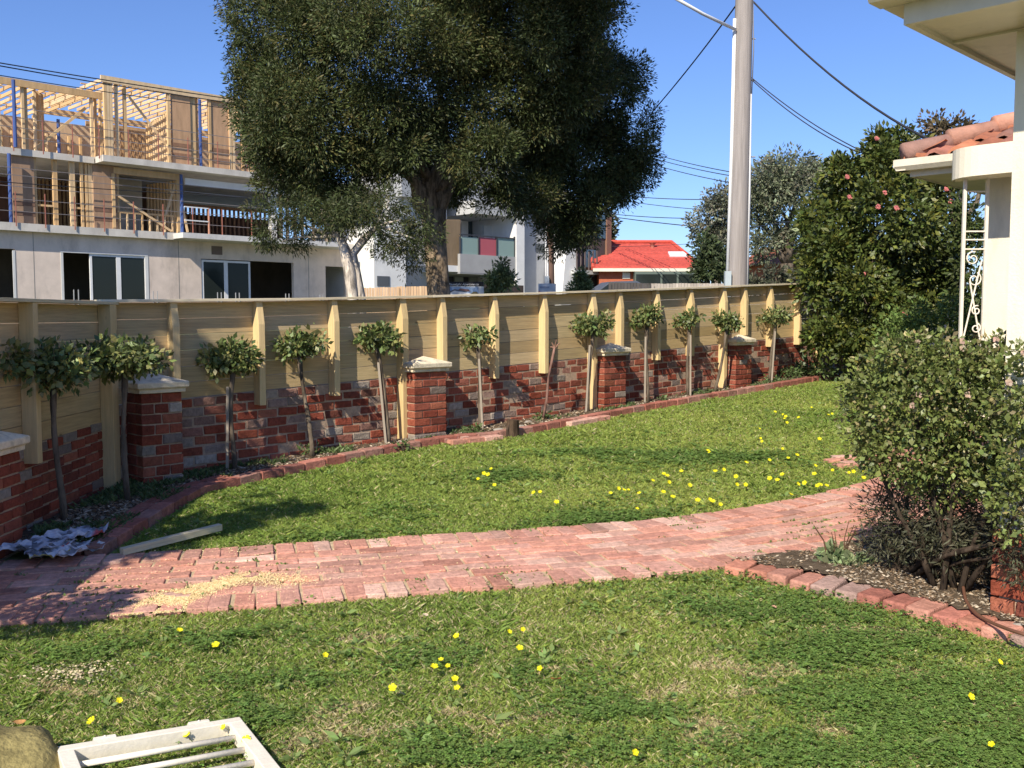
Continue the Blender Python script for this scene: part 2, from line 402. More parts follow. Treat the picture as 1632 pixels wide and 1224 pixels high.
# the little brick apron where the bed line jogs
for i in range(3):
    p = Vector((-.62 + .16 * i, 9.80 + .10 * i, 0)); lay(mb, p, Vector((.8, .6, 0)), .22, .11, .06, .05, REDS)
    lay(mb, p + Vector((.09, -.10, 0)), Vector((.8, .6, 0)), .22, .11, .06, .045, REDS)
for i in range(3):
    p = Vector((.70 + .16 * i, 10.83 + .17 * i, 0)); lay(mb, p, Vector((.7, .7, 0)), .22, .11, .06, .05, REDS)
struct(mb.build('bed_edging', M['brick'], bevel=.006))
mb = MB(); e2 = resample(RB, .02); s = 0
while s < len(e2) * .02 - .12:
    p, t = e2[int((s + .05) / .02)]
    lay(mb, p, t, .118, .225, .11, .050, [(.44, .19, .13), (.47, .23, .17), (.40, .16, .12), (.36, .24, .2)], .02); s += .130
struct(mb.build('bed_edging', M['brick'], bevel=.010))
mb = MB()
for r in range(4):
    for k in range(6):
        p = Vector((2.95 + .235 * k + .1 * (r % 2), 8.55 + .115 * r + .06 * k, 0)); lay(mb, p, Vector((.97, .24, 0)), .224, .105, .06, .03, REDS)
struct(mb.build('side_path', M['brick'], bevel=.005))

# ================================================================== FENCE, WALL, PILLARS
S0 = lambda Y: (Y - 10.94) * 1.41421
def sY(s): return 10.94 + s * .70711
def base(s): return gz(0, sY(s))
def topz(s): return float(np.interp(sY(s), [7.4, 8.5, 9.83, 11.88, 13.8, 15.7, 18], [1.785, 1.81, 1.865, 1.972, 2.09, 2.205, 2.33]))
WALLH = .655
def bwall(s): return base(s) + WALLH
ORIG = (0, 10.94, 0)
WBR = [(.27, .070, .040), (.30, .085, .050), (.22, .058, .036), (.32, .11, .065), (.20, .062, .042), (.28, .085, .055), (.25, .065, .040)]
WGR = [(.30, .25, .20), (.26, .20, .165), (.22, .17, .14), (.34, .29, .24)]
def weath():
    t = random.random() ** 4.5 * .9; a = random.choice(WBR); b = random.choice(WGR); return tuple(x * (1 - t) + y * t for x, y in zip(a, b))
def brickrun(mb, x0, x1, y, zfun, courses, ch, depth, first=0, grey=.20, L=.205, axis='x', jit=.004):
    for c in range(courses):
        s = x0 - (L / 2 if (c + first) % 2 else 0) - random.uniform(0, .02)
        while s < x1 - .01:
            a = max(s, x0); b = min(s + L - .014, x1)
            if b - a > .03:
                m_ = (a + b) / 2; z = zfun(m_) + ch * (c + .5)
                P = WGR if random.random() < grey * .8 else [weath()]
                cen = (m_, y + depth / 2 + random.gauss(0, .0035), z) if axis == 'x' else (y + depth / 2, m_, z)
                sz = (b - a, depth, ch - .014) if axis == 'x' else (depth, b - a, ch - .014)
                mb.box(cen, sz, pick(P, .16), jit=jit, rot=Matrix.Rotation(random.gauss(0, .006), 3, 'Z'))
            s += L
S_L, S_R = S0(7.74), 8.9
wall = empty('garden_wall', ORIG, A45, 'long low red brick garden wall with weathered patches under the main timber fence', 'brick wall')
mb = MB(); nC = 8; ch = .083
brickrun(mb, S_L, S_R, 0, lambda s: base(s) - .01, nC, ch, .11)
mb.build('brickwork', M['brick'], wall, bevel=.006)
mb = MB(); prev = None; k = 24
for i in range(k + 1):
    s = S_L + (S_R - S_L) * i / k; o = len(mb.v)
    for (y, z) in ((.006, base(s) - .1), (.006, bwall(s) - .004), (.2, bwall(s) - .004), (.2, base(s) - .1)): mb.v.append((s, y, z)); mb.c.append((.3, .25, .2))
    if prev is not None:
        for j in range(4): mb.f.append((prev + j, prev + (j + 1) % 4, o + (j + 1) % 4, o + j)); mb.mi.append(0)
    prev = o
mb.build('mortar', M['mortar'], wall)

PINE = [(.50, .365, .19), (.46, .335, .165), (.54, .40, .22), (.46, .355, .19), (.52, .395, .225)]
fence = empty('timber_fence', ORIG, A45, 'long new pine fence with horizontal boards standing on the brick garden wall', 'fence')
postY = [8.11, 8.67, 9.23, 9.81, 10.18, 10.71, 11.27, 11.88, 12.25, 12.79, 13.33, 13.9, 14.29, 14.8, 15.39, 15.9]
postB = ['m', 'm', 'm', 'g', 'c', 'm', 'm', 'g', 'c', 'm', 'm', 'g', 'c', 'm', 'm', 'g']
nb = 6
mb = MB()
edges = [S_L + .03] + [S0(y) for y in postY] + [S_R]
for i in range(len(edges) - 1):
    a, b = edges[i], edges[i + 1]
    if i % 2 and False: pass
    for k in range(nb):
        c = pick(PINE, .09)
        v = []
        for s in (a + .0015, b - .0015):
            zb = bwall(s) + .003; zt = topz(s) - .022; h = (zt - zb) / nb
            z0 = zb + h * k + .0015; z1 = zb + h * (k + 1) - .0025
            for y in (.005 + random.gauss(0, .0012), .03): v += [(s, y, z0), (s, y, z1)]
        mb.add(v, [(0, 1, 5, 4), (2, 6, 7, 3), (1, 3, 7, 5), (0, 4, 6, 2), (0, 2, 3, 1), (4, 5, 7, 6)], c)
mb.build('boards', M['pine'], fence, bevel=.002)
mb = MB()
for i in range(len(edges) - 1):
    a, b = edges[i], edges[i + 1]
    # two rails on the street side, and a packing board in front of it all
    v = []
mb = MB(); prev = None; c = (.58, .50, .32)
rs = np.linspace(S_L - .08, S_R, 9)
for a, b in zip(rs[:-1], rs[1:]):
    v = []
    cc = pick([(.68, .58, .40), (.72, .62, .44), (.65, .55, .37)], .04)
    for s in (a + .001, b - .001):
        for y in (-.095, .065): v += [(s, y, topz(s) - .020), (s, y, topz(s) + .003)]
    mb.add(v, [(0, 1, 5, 4), (2, 6, 7, 3), (1, 3, 7, 5), (0, 4, 6, 2), (0, 2, 3, 1), (4, 5, 7, 6)], cc)
mb.build('capping_rail', M['pine'], fence, bevel=.002)
for y, kind in zip(postY, postB):
    s = S0(y); mb = MB(); wv = .075 if kind == 'g' else .062
    zt = topz(s) - .022
    zb = {'m': bwall(s) - .115 + random.uniform(-.01, .01), 'g': base(s) - .05, 'c': bwall(s) + .10}[kind]
    d = .088 if kind != 'c' else .085
    a_, b_ = s - wv / 2, s + wv / 2; zk = zt - .20; d += .012
    pr = [(.0035, zb), (-d, zb), (-d, zk), (-.062, zt), (.0035, zt)]
    mb.add([(a_, y_, z_) for y_, z_ in pr] + [(b_, y_, z_) for y_, z_ in pr], [tuple(range(5)), tuple(range(9, 4, -1))] + [(i, i + 5, (i + 1) % 5 + 5, (i + 1) % 5) for i in range(5)], pick([(.66, .49, .25), (.62, .455, .22)], .04))
    mb.build('post', M['pinev'], fence, bevel=.003)

# left return of the fence and its wall: from the corner towards the viewer's side
cor = Vector((-3.2, 7.74, 0)); end = Vector((-3.2, 3.3, 0)); dv = end - cor; LL = dv.length; ang = math.atan2(dv.y, dv.x)
# local x runs from the corner to the near end; local +y = towards the yard
def bl(s): p = cor + dv * (s / LL); return gz(0, p.y)
wallL = empty('garden_wall', (cor.x, cor.y, 0), ang, 'short shaded brick wall on the far left running towards the viewer', 'brick wall')
mb = MB()
for c in range(8):
    s = (-.1 if c % 2 else 0)
    while s < LL:
        a = max(s, .04); b = min(s + .219, LL)
        if b - a > .03: mb.box(((a + b) / 2, -.055, bl((a + b) / 2) - .03 + ch * .88 * (c + .5)), (b - a, .11, ch * .88 - .012), pick(WGR if random.random() < .1 else WBR, .15), jit=.003)
        s += .23
mb.build('brickwork', M['brick'], wallL, bevel=.006)
mb = MB(); mb.add([(0.02, -.012, bl(0) - .1), (0.02, -.012, .812), (LL, -.012, .812), (LL, -.012, bl(LL) - .1), (0.02, -.11, bl(0) - .1), (0.02, -.11, .812), (LL, -.11, .812), (LL, -.11, bl(LL) - .1)],
    [(0, 1, 2, 3), (7, 6, 5, 4), (1, 5, 6, 2), (0, 3, 7, 4), (0, 4, 5, 1), (3, 2, 6, 7)]); mb.build('mortar', M['mortar'], wallL)
fenL = empty('timber_fence', (cor.x, cor.y, 0), ang, 'short shaded pine fence on the far left with a corner post, running towards the viewer', 'fence')
mb = MB(); topL = 1.775
for (a, b) in ((0.0, 1.35), (1.35, 2.9), (2.9, LL)):
    for k in range(7):
        v = []
        for s in (a + .002, b - .002):
            zb = .815; h = (topL - .022 - zb) / 7
            for y in (-.035, -.010): v += [(s, y, zb + h * k + .0015), (s, y, zb + h * (k + 1) - .0025)]
        mb.add(v, [(0, 1, 5, 4), (2, 6, 7, 3), (1, 3, 7, 5), (0, 4, 6, 2), (0, 2, 3, 1), (4, 5, 7, 6)], pick(PINE, .05))
mb.build('boards', M['pine'], fenL, bevel=.002)
mb = MB(); mb.b2((.0, -.07, topL - .02), (LL, .095, topL + .003), (.58, .50, .32)); mb.build('capping_rail', M['pine'], fenL, bevel=.002)
for s, wv, gnd in ((.10, .12, 1), (1.35, .065, 0), (2.15, .065, 0), (2.9, .065, 0), (3.6, .065, 0)):
    mb = MB(); mb.b2((s - wv / 2, -.008, bl(s) - .05 if gnd else bl(s) + .45), (s + wv / 2, .09, topL - .022), pick([(.60, .45, .23)], .04)); mb.build('post', M['pinev'], fenL, bevel=.003)

# pillars
def pillar(s, label, frame='main', w=.42, dpt=.20, hh=.80, zadj=0):
    if frame == 'main':
        root = empty('brick_pillar', (.70711 * s + .70711 * 0, 10.94 + .70711 * s, base(s)), A45, label, 'brick pillar', 'capped brick pillars along the garden wall')
    else:
        p = cor + dv * (s / LL); root = empty('brick_pillar', (p.x, p.y, bl(s)), ang + math.pi, label, 'brick pillar', 'capped brick pillars along the garden wall')
    mb = MB(); nc = 9; c = hh / nc
    for k in range(nc):
        z = c * (k + .5)
        # front row
        if k % 2 == 0: segs = [(-w / 2, -.005), (.005, w / 2)]
        else: segs = [(-w / 2, -w / 2 + .105), (-w / 2 + .115, w / 2 - .115), (w / 2 - .105, w / 2)]
        for a, b in segs:
            mb.box(((a + b) / 2, -dpt + .055, z), (b - a, .11, c - .011), pick(WBR if random.random() > .08 else WGR, .14), jit=.003)
        for sx in (-1, 1):
            mb.box((sx * (w / 2 - .055), -dpt + .11 + (dpt - .11) / 2 + .004, z), (.11, dpt - .118, c - .011), pick(WBR, .14), jit=.002)
    mb.build('brickwork', M['brick'], root, bevel=.006)
    mb = MB(); mb.b2((-w / 2 + .010, -dpt + .010, -.08), (w / 2 - .010, -.004, hh - .004)); mb.build('mortar', M['mortar'], root)
    mb = MB(); o = .045; x0, x1, y0, y1 = -w / 2 - o, w / 2 + o, -dpt - o, -.092
    if frame != 'main': y1 = -.0925
    y1 = max(y1, y0 + .14)
    # moulded slab then low pyramid; the cap laps round the post behind it
    z0 = hh; r = [(0.022, 0), (.022, .03), (0, .042), (0, .085)]
    rings = []
    for ins, z in r: rings.append([(x0 + ins, y0 + ins, z0 + z), (x1 - ins, y0 + ins, z0 + z), (x1 - ins, y1, z0 + z), (x0 + ins, y1, z0 + z)])
    vs = [p for rr in rings for p in rr]; fs = [(3, 2, 1, 0)]
    for i in range(len(r) - 1):
        for j in range(4): fs.append((i * 4 + j, i * 4 + (j + 1) % 4, (i + 1) * 4 + (j + 1) % 4, (i + 1) * 4 + j))
    top = len(vs); vs.append(((x0 + x1) / 2, y1 - .015, z0 + .155)); b4 = (len(r) - 1) * 4
    fs += [(b4 + j, b4 + (j + 1) % 4, top) for j in range(4)]
    mb.add(vs, fs, (.6, .55, .44)); mb.build('cap', M['cap'], root, bevel=.006)
    return root
sp = [S0(8.02), S0(10.02), S0(12.12), S0(14.2)]
pillar(-4.226, 'shaded brick pillar with grey pyramid cap nearest the fence corner', w=.34, dpt=.28, hh=.75)
pillar(sp[1] - .08, 'brick pillar with pale cap just right of a full height post, second from corner', w=.42, dpt=.22, hh=.70)
pillar(sp[2] - .08, 'brick pillar with sunlit left side and pyramid cap in the middle of the long wall', w=.42, dpt=.20, hh=.67)
pillar(sp[3] - .11, 'farthest brick pillar with flat pale cap, behind the standard rose near the camellia', w=.42, dpt=.20, hh=.63)
pl0 = pillar(1.98, 'brick pillar cut off by the left edge of the photo beside the newspapers', frame='left', w=.42, dpt=.15, hh=.62)
C_ = cor + dv * (1.98 / LL); pl0.location = (C_.x + .02, C_.y, bl(1.98)); pl0.rotation_euler = (0, 0, ang + math.pi)
# the cap must look to the yard: local -y is yard side after the half turn

# ================================================================== STANDARD ROSES
ROSEG = (.12, .16, .052)
def rose(base_px, head, Ymeth=0, stake=False, label='', dens=1., bare=False, lean=None):
    """base_px foot; head (x0,y0,x1,y1) photo box"""
    rr_ = ray(*base_px)[0]
    if not Ymeth: Ymeth = 10.68 / (1 - rr_)
    p = Vector((rr_ * Ymeth, Ymeth, gz(0, Ymeth) + .03))
    Y = p.y
    root = empty('standard_rose', p, 0, label, 'standard rose', 'standard roses planted along the fence')
    hx0, hy0, hx1, hy1 = head
    hc = at((hx0 + hx1) / 2, (hy0 + hy1) / 2, Y) - p; rx = (hx1 - hx0) / 2 / F * Y; rz = (hy1 - hy0) / 2 / F * Y
    ft = hc - Vector((0, 0, rz * .75))
    mb = MB(); k = 9; pts = []
    for i in range(k + 1):
        f = i / k; q = ft * f; q = Vector((q.x + math.sin(f * 5 + hx0) * .012, q.y + math.cos(f * 4 + hx0) * .01, q.z)); pts.append(q)
    pts[0].z = -.06
    mb.tube(pts, [.022 - .007 * i / k + random.uniform(-.001, .003) + (.007 if i >= k - 1 else 0) for i in range(k + 1)], 8, (.17, .135, .10), wob=.16)
    mb.build('stem', M['bark'], root, smooth=True)
    mb = MB()
    br = []
    for i in range(11 if not bare else 5):
        a = random.uniform(0, 6.28); q = hc + Vector((math.cos(a) * rx * random.uniform(.3, .85), math.sin(a) * rx * .7, rz * random.uniform(-.1, .75)))
        br.append(q)
    branches(mb, pts[-1] - Vector((0, 0, .03)), br, .009, (.13, .13, .07), 5)
    mb.build('branches', M['bark'], root)
    bl_ = []
    ncl = int(15 * dens)
    for i in range(ncl):
        a = i * 2.4 + random.random(); rr = math.sqrt((i + .5) / ncl)
        bl_.append((hc.x + math.cos(a) * rx * .72 * rr, hc.y + math.sin(a) * rx * .60 * rr, hc.z + rz * random.uniform(-.45, .50) * (1.1 - .4 * rr), rx * random.uniform(.22, .40), rx * .28, rz * random.uniform(.26, .44)))
    P, D, Cc = cloud(bl_, 6, .060, .066, .050, .60, ROSEG, droop=.15, outward=.3, tone=.25, alt=(.23, .23, .08), altp=.3, fill=.1)
    leafmesh('foliage', P, D, .050, .60, Cc, M['gloss'], root)
    if stake:
        mb = MB(); sx = .035 if stake is True else stake
        mb.beam((sx, -.03, -.08), (sx * .6 + ft.x * .75, -.03 + ft.y * .7, ft.z * .86), .022, .022, (.33, .28, .22)); mb.build('stake', M['wood'], root)
    return root
rose((372, 747), (322, 527, 416, 604), stake=-.045, label='standard rose with thick mottled stem and thin stake')
rose((203, 800), (128, 532, 262, 606), 7.1, label='shaded standard rose in the corner in front of the nearest grey capped pillar')
rose((100, 830), (20, 540, 148, 632), 6.5, label='leftmost whole standard rose with wide bushy head against the shaded fence')
rose((-15, 850), (-80, 535, 45, 615), 6.2, label='standard rose cut off by the left edge, only part of its dark head showing')
rose((497, 722), (434, 520, 524, 574), label='standard rose with slanting wavy stem and low weeds at its foot')
rose((622, 712), (564, 512, 639, 562), stake=-.03, label='standard rose just left of the full height post and pillar, with leaning pale stem')
rose((768, 697), (733, 520, 789, 558), stake=.01, dens=.55, label='sparse standard rose wired to a dark stake right of the second pillar')
rose((937, 661), (914, 499, 973, 537), stake=-.03, label='standard rose with stake directly in front of the middle pillar and full height post')
rose((1032, 641), (1007, 487, 1055, 524), stake=-.04, label='tall standard rose on two thin pale stems right of the middle pillar')
rose((1096, 629), (1077, 495, 1119, 521), stake=.03, dens=.7, label='standard rose with small flat head, second to the right of the middle pillar')
rose((1141, 621), (1136, 492, 1181, 531), label='leaning standard rose touching the left side of the farthest pillar')
rose((1226, 608), (1209, 490, 1262, 517), stake=.02, dens=.6, label='flat headed standard rose between the farthest pillar and the camellia')
# pruned bare rose
Yb = 10.68 / (1 - 48 / F); p = Vector((48 / F * Yb, Yb, gz(0, Yb))); root = empty('pruned_rose', p, 0, 'bare pruned rose stick with a forked top leaning right against the fence', 'pruned rose')
mb = MB(); h = at(884, 553, p.y) - p
mb.tube([Vector((0, 0, -.05)), h * .3 + Vector((.01, 0, 0)), h * .6 - Vector((.012, 0, 0)), h * .9, h], [.017, .016, .014, .016, .010], 7, (.26, .15, .12), wob=.15); mb.build('stem', M['bark'], root, smooth=True)
mb = MB()
for d in ((-.035, .0, .05), (.06, .01, .045), (.02, -.01, .08), (-.05, 0, .0)): mb.tube([h - Vector((0, 0, .02)), h + Vector(d) * .6, h + Vector(d)], [.010, .008, .006], 6, (.24, .14, .1))
mb.build('branches', M['bark'], root)
# off-frame rose that shades the path end
def offrose(x, y, hr, hz):
    root = empty('standard_rose', (x, y, gz(x, y)), 0, 'standard rose outside the left edge, shading the end of the brick path', 'standard rose', 'standard roses planted along the fence')
    mb = MB(); mb.tube([(0, 0, -.05), (.01, 0, .5), (0, 0, hz)], [.02, .018, .015], 8, (.17, .13, .1)); mb.build('stem', M['bark'], root)
    P, D, Cc = cloud([(0, 0, hz + .08, hr, hr, .16), (.1, .05, hz + .1, hr * .6, hr * .6, .14)], 9, .05, .06, .04, .62, ROSEG, fill=.4)
    leafmesh('foliage', P, D, .04, .62, Cc, M['gloss'], root)
offrose(-2.86, 3.37, .26, 1.22)

# ================================================================== BIG PAPERBARK TREES
def bigtree():
    Y0 = 22.; k = Y0 / F
    root = empty('paperbark_tree', (at(697, 470, Y0).x, Y0, gz(0, Y0)), 0, 'huge dark green paperbark tree with thick peeling trunk towering above the fence', 'tree')
    o = Vector(root.location)
    def L(px, py, dy=0): return at(px, py, Y0 + dy) - o
    mb = MB(); bc = (.28, .21, .14)
    mb.tube([L(703, 560) * 1 + Vector((0, 0, 0)), L(699, 470), L(696, 420), L(692, 370), L(690, 335)], [.32, .27, .25, .25, .28], 14, bc, wob=.07)
    mb.build('trunk', M['bark'], root, smooth=True)
    mb = MB(); st = L(691, 350)
    branches(mb, st, [L(640, 250, -.5), L(650, 170, 1), L(600, 210, -1)], .19, bc, 8)
    branches(mb, st, [L(735, 240, .5), L(700, 130, 0), L(760, 170, 1.)], .20, bc, 8)
    branches(mb, L(700, 300), [L(800, 180, 1), L(880, 200, 1.5), L(560, 150, -1), L(500, 200, -1), L(930, 100, 1.5)], .12, bc, 6)
    branches(mb, L(640, 250, -.5), [L(480, 260, -1), L(520, 60, -1), L(450, 120, -1)], .08, bc, 6)
    mb.build('limbs', M['bark'], root, smooth=True)
    bs = []
    for px, py, rx, ry, dy, ryy in [
        (462, 50, 112, 110, -.6, 1.5), (430, 165, 66, 82, -.4, 1.), (500, 190, 105, 90, -1.2, 1.3), (470, 285, 66, 52, -.6, .9), (455, 240, 58, 80, -.4, 1.),
        (610, 70, 125, 105, -1.8, 1.5), (620, 205, 100, 70, -1.5, 1.1), (560, 268, 78, 48, -.8, 1.), (535, 330, 50, 25, -.6, .7),
        (750, 30, 130, 110, -.3, 1.8), (690, 215, 80, 55, .8, 1.1), (770, 252, 58, 44, -1.5, .8), (800, 150, 105, 85, -.6, 1.4),
        (870, 80, 112, 105, -.8, 1.5), (915, 10, 80, 90, 0, 1.4), (955, 150, 82, 90, 1.8, 1.3), (905, 235, 100, 84, 1.6, 1.4), (1005, 228, 60, 74, 2., 1.),
        (930, 315, 76, 58, 1.6, 1.), (985, 285, 58, 48, 1.8, .8), (885, 368, 36, 45, 1.4, .6), (922, 365, 34, 42, 1.5, .6), (860, 260, 60, 60, 1.2, 1.), (850, 310, 48, 40, .2, .7),
        (800, 310, 38, 30, -.6, .5), (720, 300, 40, 22, 1.6, .8),
        (830, -210, 160, 110, -3.2, 2.4), (950, -170, 110, 110, -2.6, 2.), (560, -110, 170, 110, 0, 2.), (760, -130, 190, 120, 0, 2.2), (930, -90, 90, 90, 0, 1.5), (440, -60, 90, 80, 0, 1.3)]:  # first two masses, unseen overhead, are added to shade the crown's right side
        c = L(px, py, dy); bs.append((c.x, c.y, c.z, rx * k * .93, ryy, ry * k * .93))
    P, D, Cc = cloud(lobes(bs, 9, .40, .80), 66, .22, .30, .082, .30, (.062, .078, .025), droop=.12, outward=.5, tone=.30, shell=.42, alt=(.125, .115, .038), altp=.26, fill=.35, flat=1.15)
    leafmesh('crown', P, D, .082, .30, Cc, M['leaf'], root)
    return len(P)
nbig = bigtree()
def tree2():
    Y0 = 19.5; k = Y0 / F
    root = empty('paperbark_tree', (at(560, 470, Y0).x, Y0, gz(0, Y0)), 0, 'smaller paperbark tree with pale twisted double trunk left of the huge tree', 'tree')
    o = Vector(root.location)
    def L(px, py, dy=0): return at(px, py, Y0 + dy) - o
    mb = MB(); bc = (.62, .54, .44)
    mb.tube([L(566, 560), L(562, 475), L(557, 430), L(550, 400), L(540, 375), L(528, 350), L(510, 335)], [.16, .12, .115, .115, .08, .06, .04], 10, bc, wob=.22)
    mb.tube([L(576, 560, .1), L(574, 475, .1), L(570, 440, .1), L(563, 405, .1), L(580, 382, .1), L(600, 362, .1)], [.13, .10, .08, .085, .075, .05], 10, bc, wob=.22)
    mb.build('trunk', M['bark'], root, smooth=True)
    bs = []
    for px, py, rx, ry in [(425, 345, 34, 26), (450, 385, 40, 12), (430, 372, 22, 18), (520, 350, 50, 24), (585, 330, 55, 30), (560, 350, 50, 20), (620, 330, 42, 26), (640, 370, 42, 26), (665, 385, 30, 34), (625, 395, 34, 18), (680, 360, 26, 26), (480, 340, 40, 24), (655, 415, 18, 20)]:
        c = L(px, py, random.uniform(-.3, .5)); bs.append((c.x, c.y, c.z, rx * k, rx * k * .8, ry * k))
    mb = MB(); branches(mb, L(540, 375), [L(450, 385), L(430, 350), L(500, 330)], .04, bc); mb.build('limbs', M['bark'], root, smooth=True); mb = MB(); branches(mb, L(600, 362), [L(640, 350), L(660, 380), L(620, 320), L(655, 410)], .04, bc); mb.build('limbs', M['bark'], root, smooth=True)
    P, D, Cc = cloud(bs, 48, .17, .25, .08, .24, (.055, .070, .024), droop=.35, outward=.4, tone=.25, fill=.3, alt=(.10, .095, .035), altp=.25)
    leafmesh('crown', P, D, .08, .24, Cc, M['leaf'], root)
tree2()

# generic far tree
def fartree(name, px, Y0, blobs, colr, label, cat='tree', group=None, leaf=.2, asp=.5, sp_=.55, cr=.4, per=26, alt=None, trunk=.2, bcol=(.15, .12, .09), m='dull', droop=.1):
    k = Y0 / F
    root = empty(name, (at(px, 470, Y0).x, Y0, gz(0, Y0)), 0, label, cat, group); o = Vector(root.location)
    bs = []; cs = []
    for bx, by, rx, ry in blobs:
        c = at(bx, by, Y0 + random.uniform(-.2, .2) * rx * k) - o; bs.append((c.x, c.y, c.z, rx * k * .93, rx * k * .8, ry * k * .93)); cs.append(c)
    mb = MB(); topc = sum(cs, Vector()) / len(cs); fork = Vector((topc.x * .3, 0, topc.z * .45))
    mb.tube([(0, 0, -.1), fork * .5, fork], [trunk, trunk * .85, trunk * .75], 9, bcol, wob=.08)
    branches(mb, fork, cs, trunk * .5, bcol); mb.build('trunk', M['bark'], root, smooth=True)
    P, D, Cc = cloud(lobes(bs, 6, .45, .7), max(8, per // 2), cr * .8, sp_, leaf, asp, colr, droop=droop, tone=.22, alt=alt, altp=.25 if alt else 0, fill=.3)
    leafmesh('crown', P, D, leaf, asp, Cc, M[m], root); return root
fartree('gum_tree', 1255, 46, [(1250, 310, 72, 62), (1205, 335, 42, 60), (1215, 290, 42, 30), (1300, 300, 45, 45), (1265, 275, 45, 26), (1230, 385, 45, 30), (1290, 380, 50, 45)], (.165, .185, .115), 'large grey green gum tree behind the right side of the power pole', leaf=.15, sp_=.62, cr=.5, per=80, alt=(.21, .21, .15), trunk=.4)
fartree('gum_tree', 1140, 48, [(1142, 345, 40, 50), (1130, 375, 32, 34), (1162, 320, 32, 30), (1150, 395, 38, 30)], (.18, .19, .135), 'round grey gum tree behind the left side of the power pole', leaf=.15, sp_=.62, cr=.45, per=80, alt=(.22, .21, .16), trunk=.3)
fartree('bushy_tree', 1138, 40, [(1138, 420, 36, 28), (1115, 432, 20, 18), (1160, 425, 24, 24), (1130, 398, 24, 20)], (.055, .075, .03), 'small dark green bushy tree in front of the red roofed house', leaf=.16, sp_=.5, cr=.35, per=44, trunk=.15, m='leaf')
fartree('brown_tree', 1530, 42, [(1500, 215, 45, 24), (1540, 222, 55, 28), (1590, 228, 45, 26), (1520, 250, 60, 30)], (.12, .095, .055), 'brown tinged tree top showing above the terracotta roof', leaf=.2, sp_=.6, cr=.45, per=40, trunk=.3)
fartree('gum_tree', 1000, 66, [(975, 370, 8, 22), (970, 350, 10, 16)], (.09, .10, .06), 'thin far tree beside the dark apartment corner', leaf=.25, sp_=.7, cr=.35, per=26, trunk=.12)
fartree('street_tree', 797, 31, [(797, 440, 15, 18), (785, 450, 14, 14), (808, 450, 13, 14), (800, 428, 9, 14), (795, 462, 18, 14)], (.19, .225, .09), 'young light green street tree in front of the balcony', 'street tree', leaf=.12, asp=.35, sp_=.3, cr=.18, per=26, trunk=.04, m='leaf', droop=.2)
fartree('street_tree', 925, 31, [(928, 452, 11, 12), (918, 462, 11, 10), (935, 462, 9, 10), (926, 440, 6, 8)], (.16, .20, .08), 'small green sapling in front of the dark end of the apartments', 'street tree', leaf=.11, asp=.35, sp_=.28, cr=.16, per=24, trunk=.03, m='leaf')
fartree('shrub', 1240, 30, [(1235, 440, 26, 18), (1275, 445, 22, 18), (1205, 452, 18, 12), (1300, 435, 20, 25)], (.10, .105, .07), 'grey green shrubs behind the paling fence beside the power pole', 'shrub', leaf=.12, sp_=.4, cr=.25, per=30, trunk=.08)
# off-frame tree that throws the long shade on the lawn
root = empty('street_tree', (-4.6, 2.6, gz(0, 2.6)), 0, 'tree outside the left edge of the photo whose shadow lies on the lawn', 'tree')
mb = MB(); mb.tube([(0, 0, -.1), (.1, 0, 2.), (.3, 0, 3.2)], [.12, .1, .06], 8, (.15, .12, .09)); branches(mb, (.3, 0, 3.0), [(.7, -.2, 3.4), (1.3, .6, 3.45)], .04, (.15, .12, .09)); mb.build('trunk', M['bark'], root)
P, D, Cc = cloud([(.62, -.3, 3.4, .30, .26, .14), (.92, .2, 3.42, .28, .24, .12), (1.3, .66, 3.45, .24, .16, .07)], 40, .12, .15, .09, .4, (.06, .09, .03), fill=.5)
leafmesh('crown', P, D, .09, .4, Cc, M['leaf'], root)

root = empty('sky_block_tree', (-6.8, 3.4, gz(0, 3.4)), 0, 'leafy tree added out of view at left to block sky light from the fence corner', 'tree')  # added tree out of view, cuts the sky fill at the fence corner
mb = MB(); mb.tube([(0, 0, -.1), (.05, 0, 1.4), (0, .1, 2.6)], [.16, .14, .11], 10, (.15, .12, .09)); branches(mb, (0, .1, 2.5), [(1, .5, 4), (-1, .4, 4.2), (.3, -1, 4), (0, 1.2, 4.3)], .06, (.15, .12, .09)); mb.build('trunk', M['bark'], root)
P, D, Cc = cloud([(.2, .3, 4.3, 2.1, 2.2, 1.7), (-.8, -.4, 4.6, 1.5, 1.5, 1.3)], 30, .3, .42, .16, .4, (.06, .09, .03), fill=.5)
leafmesh('crown', P, D, .16, .4, Cc, M['leaf'], root)

